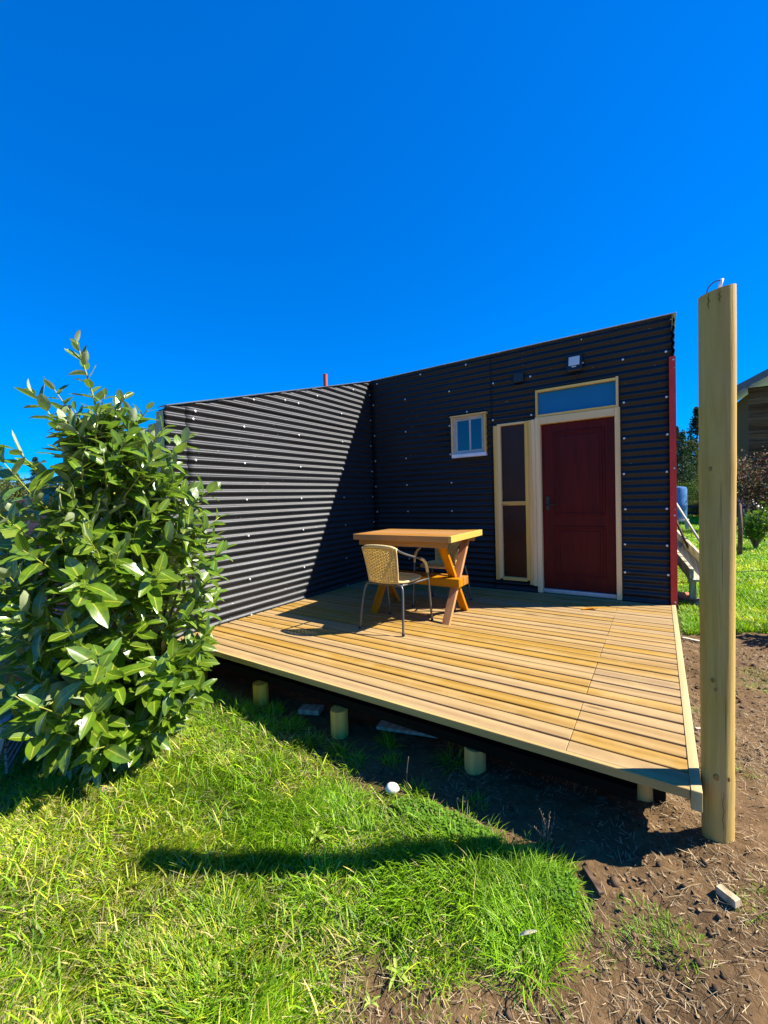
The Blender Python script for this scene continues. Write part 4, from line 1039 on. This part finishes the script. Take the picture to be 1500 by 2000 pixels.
# ------------------------------------------------------------------ slatted bench at the left edge
bn = thing('garden_bench', 'grey slatted wooden bench half hidden at the left edge', 'bench', (.28, -4.40, float(gz(.28, -4.4))), math.radians(-28))
for x, y in ((.16, -.05), (-1.0, -.05)):
    MB().beam((x, y, -.02), (x-.055, y+.10, .37), .026, .075, (1, 0, 0), .003).obj('leg', M_BENCH, bn)
    MB().beam((x, y+.36, -.02), (x-.0, y+.30, .33), .026, .06, (1, 0, 0), .003).obj('leg', M_BENCH, bn)
    MB().beam((x-.028, y+.05, .335), (x-.028, y+.42, .31), .024, .05, (0, 0, 1), .003).obj('seat_bearer', M_BENCH, bn)
for k in range(6):
    MB().box(-1.08, .13, -.005+k*.066, .052+k*.066, .352, .370, bev=.003).obj('slat', M_BENCH, bn)
for k in range(6):
    MB().box(-1.0, .12, .022, .036, .06+k*.042, .088+k*.042, bev=.002).obj('front_slat', M_BENCH, bn)

# ------------------------------------------------------------------ purple shed and brick stack far left
sh = thing('purple_shed', 'small purple boarded shed behind the shrub', 'shed', (-3.4, -2.2, -.45))
MB().box(-1.0, .75, -.75, .75, 0, 1.72).obj('wall', M_PINK, sh)
for k in range(12):
    MB().box(-1.02, .77, -.775, -.752, k*.145, k*.145+.141, bev=.004).obj('board', M_PINK, sh)
    MB().box(.752, .775, -.75, .77, k*.145, k*.145+.141, bev=.004).obj('board', M_PINK, sh)
MB().box(-1.15, .9, -.9, .9, 1.745, 1.78, bev=.004).obj('roof', M_PINK, sh)
MB().tube([(.2, .1, 1.78), (.2, .1, 2.35)], .05, 12).tube([(.2, .1, 2.35), (.2, .1, 2.40)], .075, 12).obj('chimney', M_REDPIPE, sh, True, 40)
MB().tube(spline([(.3, -.80, .5), (.3, -.80, 1.3), (.36, -.80, 1.4), (.42, -.80, 1.3), (.42, -.80, 1.0)], 5), .02, 8).obj('pipe', M_REDPIPE, sh, True)
bs = thing('brick_stack', 'stack of red bricks showing at the left edge behind the shrub', 'bricks', (-1.5, -4.25, float(gz(-1.5, -4.25))))
for k in range(14):
    for j in range(2):
        MB().box(-.30+j*.25+.02*(k % 2), -.06+j*.25+.02*(k % 2), -.06, .06, k*.075, k*.075+.066, bev=.004).obj('brick', M_BRICK, bs)

# ------------------------------------------------------------------ trees
def needle_tree(seed, H, R0, nb, col, kind='conifer'):
    r = np.random.default_rng(seed); V = []; C_ = []
    P = []
    for k in range(nb):
        f = r.random()**.8
        if kind == 'conifer':
            z = H*(.06+.92*f); R_ = R0*(1-f)**.75*r.uniform(.55, 1.1); a = r.uniform(0, 6.283); m = int(24+46*(1-f))
            t = r.random(m)**.6; P.append(np.stack([np.cos(a)*R_*t, np.sin(a)*R_*t, z-R_*.25*t+R_*.12*t*t], 1)+r.normal(0, .05*R0, (m, 3)))
        else:
            cth = r.uniform(-1, 1); a = r.uniform(0, 6.283); rad = r.random()**.35; s = math.sqrt(1-cth*cth)
            c = np.array([np.cos(a)*s*R0*rad, np.sin(a)*s*R0*rad, H*.58+cth*H*.42*rad]); P.append(c+r.normal(0, .10*R0, (44, 3)))
    P = np.concatenate(P); n = len(P); s = R0*r.uniform(.02, .055, n)
    d1 = r.normal(0, 1, (n, 3)); d1 /= np.linalg.norm(d1, axis=1)[:, None]; d2 = np.cross(d1, r.normal(0, 1, (n, 3))); d2 /= np.linalg.norm(d2, axis=1)[:, None]
    V = np.stack([P-d1*s[:, None], P+d2*s[:, None]*.55, P+d1*s[:, None]*1.1, P-d2*s[:, None]*.55], 1).reshape(-1, 3)
    C_ = np.repeat(np.array(col)[None]*r.uniform(.55, 1.45, (n, 1)), 4, 0)
    crown = np_mesh('crown', V, np.arange(n*4).reshape(n, 4), M_NEEDLE, C_)
    limbs = MB().tube([(0, 0, -.3), (.02*H*.1, 0, H*.5), (0, 0, H*.93)], [R0*.07, R0*.045, R0*.01], 7)
    for k in range(9):
        f = .15+.08*k; a = k*2.4; limbs.tube([(0, 0, H*f), (math.cos(a)*R0*(1-f)*.6, math.sin(a)*R0*(1-f)*.6, H*f+.02*H)], [R0*.02, R0*.006], 5, False)
    return crown, limbs.mesh('trunk', M_BARK, True)
TREES = [needle_tree(1, 9, 2.2, 150, (.030, .066, .030)), needle_tree(2, 8, 2.6, 150, (.060, .085, .022)), needle_tree(3, 10, 2.4, 170, (.022, .05, .028)), needle_tree(4, 6.5, 3.0, 190, (.085, .105, .025), 'round'), needle_tree(5, 5, 2.4, 170, (.07, .12, .02), 'round')]
def tree(name, k, loc, s, label, cat='tree', group=None, rz=0):
    t = thing(name, label, cat, loc, rz, group); t.scale = (s, s, s)
    link('crown', TREES[k][0], t); link('trunk', TREES[k][1], t); return t
def at(u, v, t, z=-.5):
    p = px3(u, v, t); return Vector((p.x, p.y, z))
lefts = [(-8, 2, 46, .82), (12, 0, 50, .74), (38, 1, 42, .62), (72, 2, 48, .78), (60, 3, 38, .62), (10, 3, 36, .66), (98, 0, 52, .74), (118, 3, 40, .66), (150, 2, 46, .72), (190, 1, 44, .66), (230, 0, 50, .66)]
LL = ['dark conifer at the far left edge of the tree line', 'blue green conifer tip left of the shrub leader', 'olive conifer in front of the left tree line', 'tallest dark conifer left of the purple shed', 'round olive tree below the tallest left conifer', 'round yellow green tree at the left picture edge', 'slender conifer just left of the purple shed roof', 'round tree half behind the purple shed', 'dark conifer behind the purple shed', 'olive conifer behind the shrub crown', 'conifer behind the shrub beside the wing wall']
for (u, k, t, s), lb in zip(lefts, LL):
    tree('conifer_tree' if k < 3 else 'round_tree', k, at(u, 950, t), s, lb, 'tree', 'trees on the left skyline', u*.37)
rights = [(1300, 1, 34, .78, 'conifer half hidden by the red corner flashing'), (1334, 0, 30, .66, 'pale green conifer just right of the cabin corner'), (1345, 4, 26, .42, 'light bushy tree in front of the right conifers'), (1362, 2, 38, .92, 'dark tall conifer between the cabin and the post'), (1392, 2, 40, .86, 'dark conifer hidden mostly by the round post'), (1440, 0, 36, .86, 'grey green conifer right of the round post'), (1458, 2, 44, .8, 'far conifer between the post and the dark house'), (1420, 4, 28, .5, 'bushy tree behind the post at field edge'), (1322, 2, 36, .72, 'dark conifer tucked behind the blue barrel'), (1350, 1, 33, .70, 'olive conifer between the pale and the dark right conifers'), (1449, 2, 32, .66, 'dark low conifer left of the timber house wall'), (1356, 3, 31, .42, 'round dark tree filling the gap under the right conifers')]
for (u, k, t, s, lb) in rights:
    tree('conifer_tree' if k < 3 else 'round_tree', k, at(u, 950, t), s, lb, 'tree', 'trees on the right skyline', u*.37)
for k, (u, t, s, lb) in enumerate(((1350, 24, .16, 'low grey bush under the right conifers'), (1368, 23, .14, 'low bush left of the post beyond the field'), (1330, 25, .15, 'low bush beside the blue barrel'))):
    tree('low_bush', 3, at(u, 965, t), s, lb, 'bush', 'bushes along the field edge', k)

# red leaved shrub and green sapling by the house
def twig_shrub(label, loc, H, R_, n, cols, seed, name='shrub'):
    r = np.random.default_rng(seed); t = thing(name, label, 'shrub', loc); mb = MB(); P = []
    for k in range(26):
        a = r.uniform(0, 6.28); rr = R_*r.uniform(.2, 1); h = H*r.uniform(.55, 1)
        pts = spline([(0, 0, 0), (math.cos(a)*rr*.4, math.sin(a)*rr*.4, h*.5), (math.cos(a)*rr, math.sin(a)*rr, h)], 4); mb.tube(pts, [.02-.0018*i for i in range(len(pts))], 5)
        for p in pts[4:]: P.append(np.array(p)+r.normal(0, .16*R_, (n, 3)))
    P = np.concatenate(P); m = len(P); s = r.uniform(.03, .07, m); d1 = r.normal(0, 1, (m, 3)); d1 /= np.linalg.norm(d1, axis=1)[:, None]; d2 = np.cross(d1, r.normal(0, 1, (m, 3))); d2 /= np.linalg.norm(d2, axis=1)[:, None]
    V = np.stack([P-d1*s[:, None], P+d2*s[:, None]*.5, P+d1*s[:, None], P-d2*s[:, None]*.5], 1).reshape(-1, 3)
    cc = np.array(cols)[r.integers(0, len(cols), m)]*r.uniform(.6, 1.4, (m, 1))
    link('foliage', np_mesh('foliage', V, np.arange(m*4).reshape(m, 4), M_NEEDLE, np.repeat(cc, 4, 0)), t); mb.obj('branches', M_BARK, t, True); return t
twig_shrub('reddish leaved shrub beside the dark timber house', at(1478, 960, 15, -.45), 2.9, 1.2, 26, [(.14, .03, .03), (.10, .06, .035), (.30, .22, .16), (.05, .06, .03)], 4, 'red_shrub')
twig_shrub('bright green sapling in front of the blue tarp', at(1476, 980, 10.5, -.42), 1.05, .38, 8, [(.16, .26, .02), (.10, .2, .02)], 6, 'sapling')

# ------------------------------------------------------------------ dark timber house at the right edge
hx = at(1462, 960, 19); hang = math.radians(4)
hs_ = thing('timber_house', 'dark boarded house with grey metal roof at the right edge', 'house', (hx.x, hx.y, -.45), hang)
MB().box(.03, 6, .03, 5, 0, 5.9).obj('wall', M_DARKW, hs_)
for k in range(39):
    MB().box(0, 6.0, -.0, .028, k*.15, k*.15+.146, bev=.006).obj('board', M_DARKW, hs_)
rfm = MB()
x0, x1, z0, z1 = -.62, 3.2, 5.85, 7.8
for y0, y1 in ((-.7, 5.6),):
    rfm.v += [(x0, y0, z0), (x1, y0, z1), (x1, y1, z1), (x0, y1, z0), (x0, y0, z0+.32), (x1, y0, z1+.32), (x1, y1, z1+.32), (x0, y1, z0+.32)]
    rfm.f += [(0, 3, 2, 1), (4, 5, 6, 7), (0, 1, 5, 4), (1, 2, 6, 5), (2, 3, 7, 6), (3, 0, 4, 7)]
rfm.obj('roof', M_ROOF, hs_)
MB().box(0, 3.2, .03, .06, 5.9, 6.15).obj('gable_board', M_DARKW, hs_)
tarp = MB(); rows = []
for i in range(15):
    row = []
    for j in range(9):
        x = i/14*5.5-.9; y = -2.2+j/8*2.1; z = 1.35*math.sin(math.pi*(j/8))**.6*(.75+.25*math.sin(i*1.1))+.06*math.sin(i*2.3+j*1.7); row.append((x, y, max(z, 0)))
    rows.append(row)
tarp.quad_grid(rows); tp = tarp.obj('tarp_pile', M_TARP, None, True, loc=(hx.x-.2, hx.y-.7, -.42), rot=(0, 0, hang)); tag(tp, 'dark blue tarpaulin over a pile before the timber house', 'tarp')
# fence posts and wire
p = at(1444, 980, 9.6, -.45)
tag(MB().tube([(p.x, p.y, -.5), (p.x+.02, p.y, .18), (p.x, p.y, .80)], [.05, .045, .04], 9).obj('fence_post', M_DARKW, None, True), 'dark thin fence post right of the round post', 'fence post')
w0, w1 = px3(1330, 1121, 8), px3(1560, 1109, 7); tag(MB().tube(spline([w0, (w0+w1)*.5+Vector((0, 0, -.02)), w1], 6), .006, 5).obj('fence_wire', M_WIRE, None, True), 'dark wire stretched low across the right field', 'wire')
# rail fence far in the field
rfn = thing('rail_fence', 'low dark rail fence beyond the field', 'fence', at(1345, 985, 23, -.5))
for z in (.28, .62): MB().box(-2.2, 2.2, -.05, .05, z, z+.16).obj('rail', M_DARKW, rfn)
for x in (-2.1, -.6, .72, 2.1): MB().box(x-.1, x+.1, -.08, .08, -.05, .82).obj('post', M_DARKW, rfn)
rfn.rotation_euler = (0, 0, YAW*.3)
tag(MB().lathe([(.36, 0), (.39, .05), (.40, .5), (.41, .55), (.40, .6), (.40, 1.15), (.37, 1.25), (.2, 1.28)], (0, 0, 0), 18).obj('water_barrel', M_BLUE, None, True, 40, loc=at(1318, 960, 16.5, .02)), 'blue plastic barrel raised beyond the cabin corner', 'barrel')
bp = at(1318, 960, 16.5, -.5); tag(MB().box(-.45, .45, -.45, .45, .42, .5, bev=.01).box(-.42, -.32, -.42, -.32, 0, .419).box(.32, .42, -.42, -.32, 0, .419).box(-.42, -.32, .32, .42, 0, .419).box(.32, .42, .32, .42, 0, .419).obj('barrel_stand', M_GREYW, None, loc=bp), 'low wooden stand carrying the blue barrel', 'stand')
# trough on legs, poles, hose and bricks just behind the cabin corner
tg = thing('wooden_trough', 'weathered wooden trough on legs behind the cabin corner', 'trough', (0, 0, 0))
a, b_ = px3(1303, 1040, 8.2), px3(1376, 1122, 5.6)
dirv = (b_-a).normalized(); sidev = Vector((0, 0, 1)).cross(dirv).normalized()
MB().beam(a-sidev*.14, b_-sidev*.14, .05, .14, (0, 0, 1), .004).obj('side_board', M_GREYW, tg)
MB().beam(a+sidev*.14, b_+sidev*.14, .05, .14, (0, 0, 1), .004).obj('side_board', M_GREYW, tg)
MB().beam(a-Vector((0, 0, .09)), b_-Vector((0, 0, .09)), .33, .03, (0, 0, 1), .004).obj('floor_board', M_GREYW, tg)
for f in (.04, .5, .96):
    for s in (-1, 1):
        q = a.lerp(b_, f)+sidev*.11*s; MB().beam((q.x, q.y, -.5), (q.x, q.y, q.z-.11), .08, .08, (1, 0, 0), .004).obj('leg', M_GREYW, tg)
for k in range(11):
    q = a.lerp(b_, .05+.09*k)-sidev*.14; MB().beam(q-sidev*.02+Vector((0, 0, .0715)), q+sidev*.02+Vector((0, 0, .0715)), .04, .003, (0, 0, 1)).obj('slot', M_DARKW, tg)
for k, (p, q, r, lb) in enumerate(((px3(1312, 970, 8.4), px3(1380, 1078, 6.8), .022, 'long pale pole leaning behind the cabin corner'), (px3(1313, 1000, 7.8), px3(1344, 1070, 7.0), .022, 'short dark topped pole leaning on the trough'))):
    tag(MB().tube([p, p.lerp(q, .5), q], [r, r*.95, r*.9], 8).obj('leaning_pole', M_DRY if k == 0 else M_DARKW, None, True), lb, 'pole', 'poles behind the cabin')
h0 = [px3(u, v, t) for u, v, t in ((1312, 1148, 6.1), (1328, 1163, 5.9), (1342, 1172, 5.75), (1356, 1186, 5.6), (1376, 1200, 5.4))]
for k, (mt, off, lb, nm) in enumerate(((M_HOSE, 0, 'blue hose lying in the grass behind the deck', 'hose'), (M_HOSE2, .05, 'green hose lying beside the blue one', 'hose'))):
    pts = [G(p.x+off, p.y-off*.4, .05+.03*math.sin(i*2+k)) for i, p in enumerate(h0)]
    tag(MB().tube(spline(pts, 5), .016, 7).obj(nm, mt, None, True), lb, 'hose', 'hoses behind the cabin')
for k, (x, y, rz, lb) in enumerate(((3.90, 2.25, .3, 'red brick lying in grass near the hoses'), (3.95, 1.95, -.5, 'second red brick lying closer to the deck'))):
    p = G(x, y, .05); tag(MB().box(-.12, .12, -.06, .06, -.04, .04, bev=.006).obj('loose_brick', M_BRICK, None, loc=p, rot=(.1, .05, rz)), lb, 'brick', 'loose bricks behind the cabin')
# compact bush outside the picture to the right, whose shadow falls across the soil
twig_shrub('low dense bush outside the right picture edge', Vector((5.15, .62, -.4)), .62, .42, 30, [(.05, .09, .02)], 9, 'field_bush')
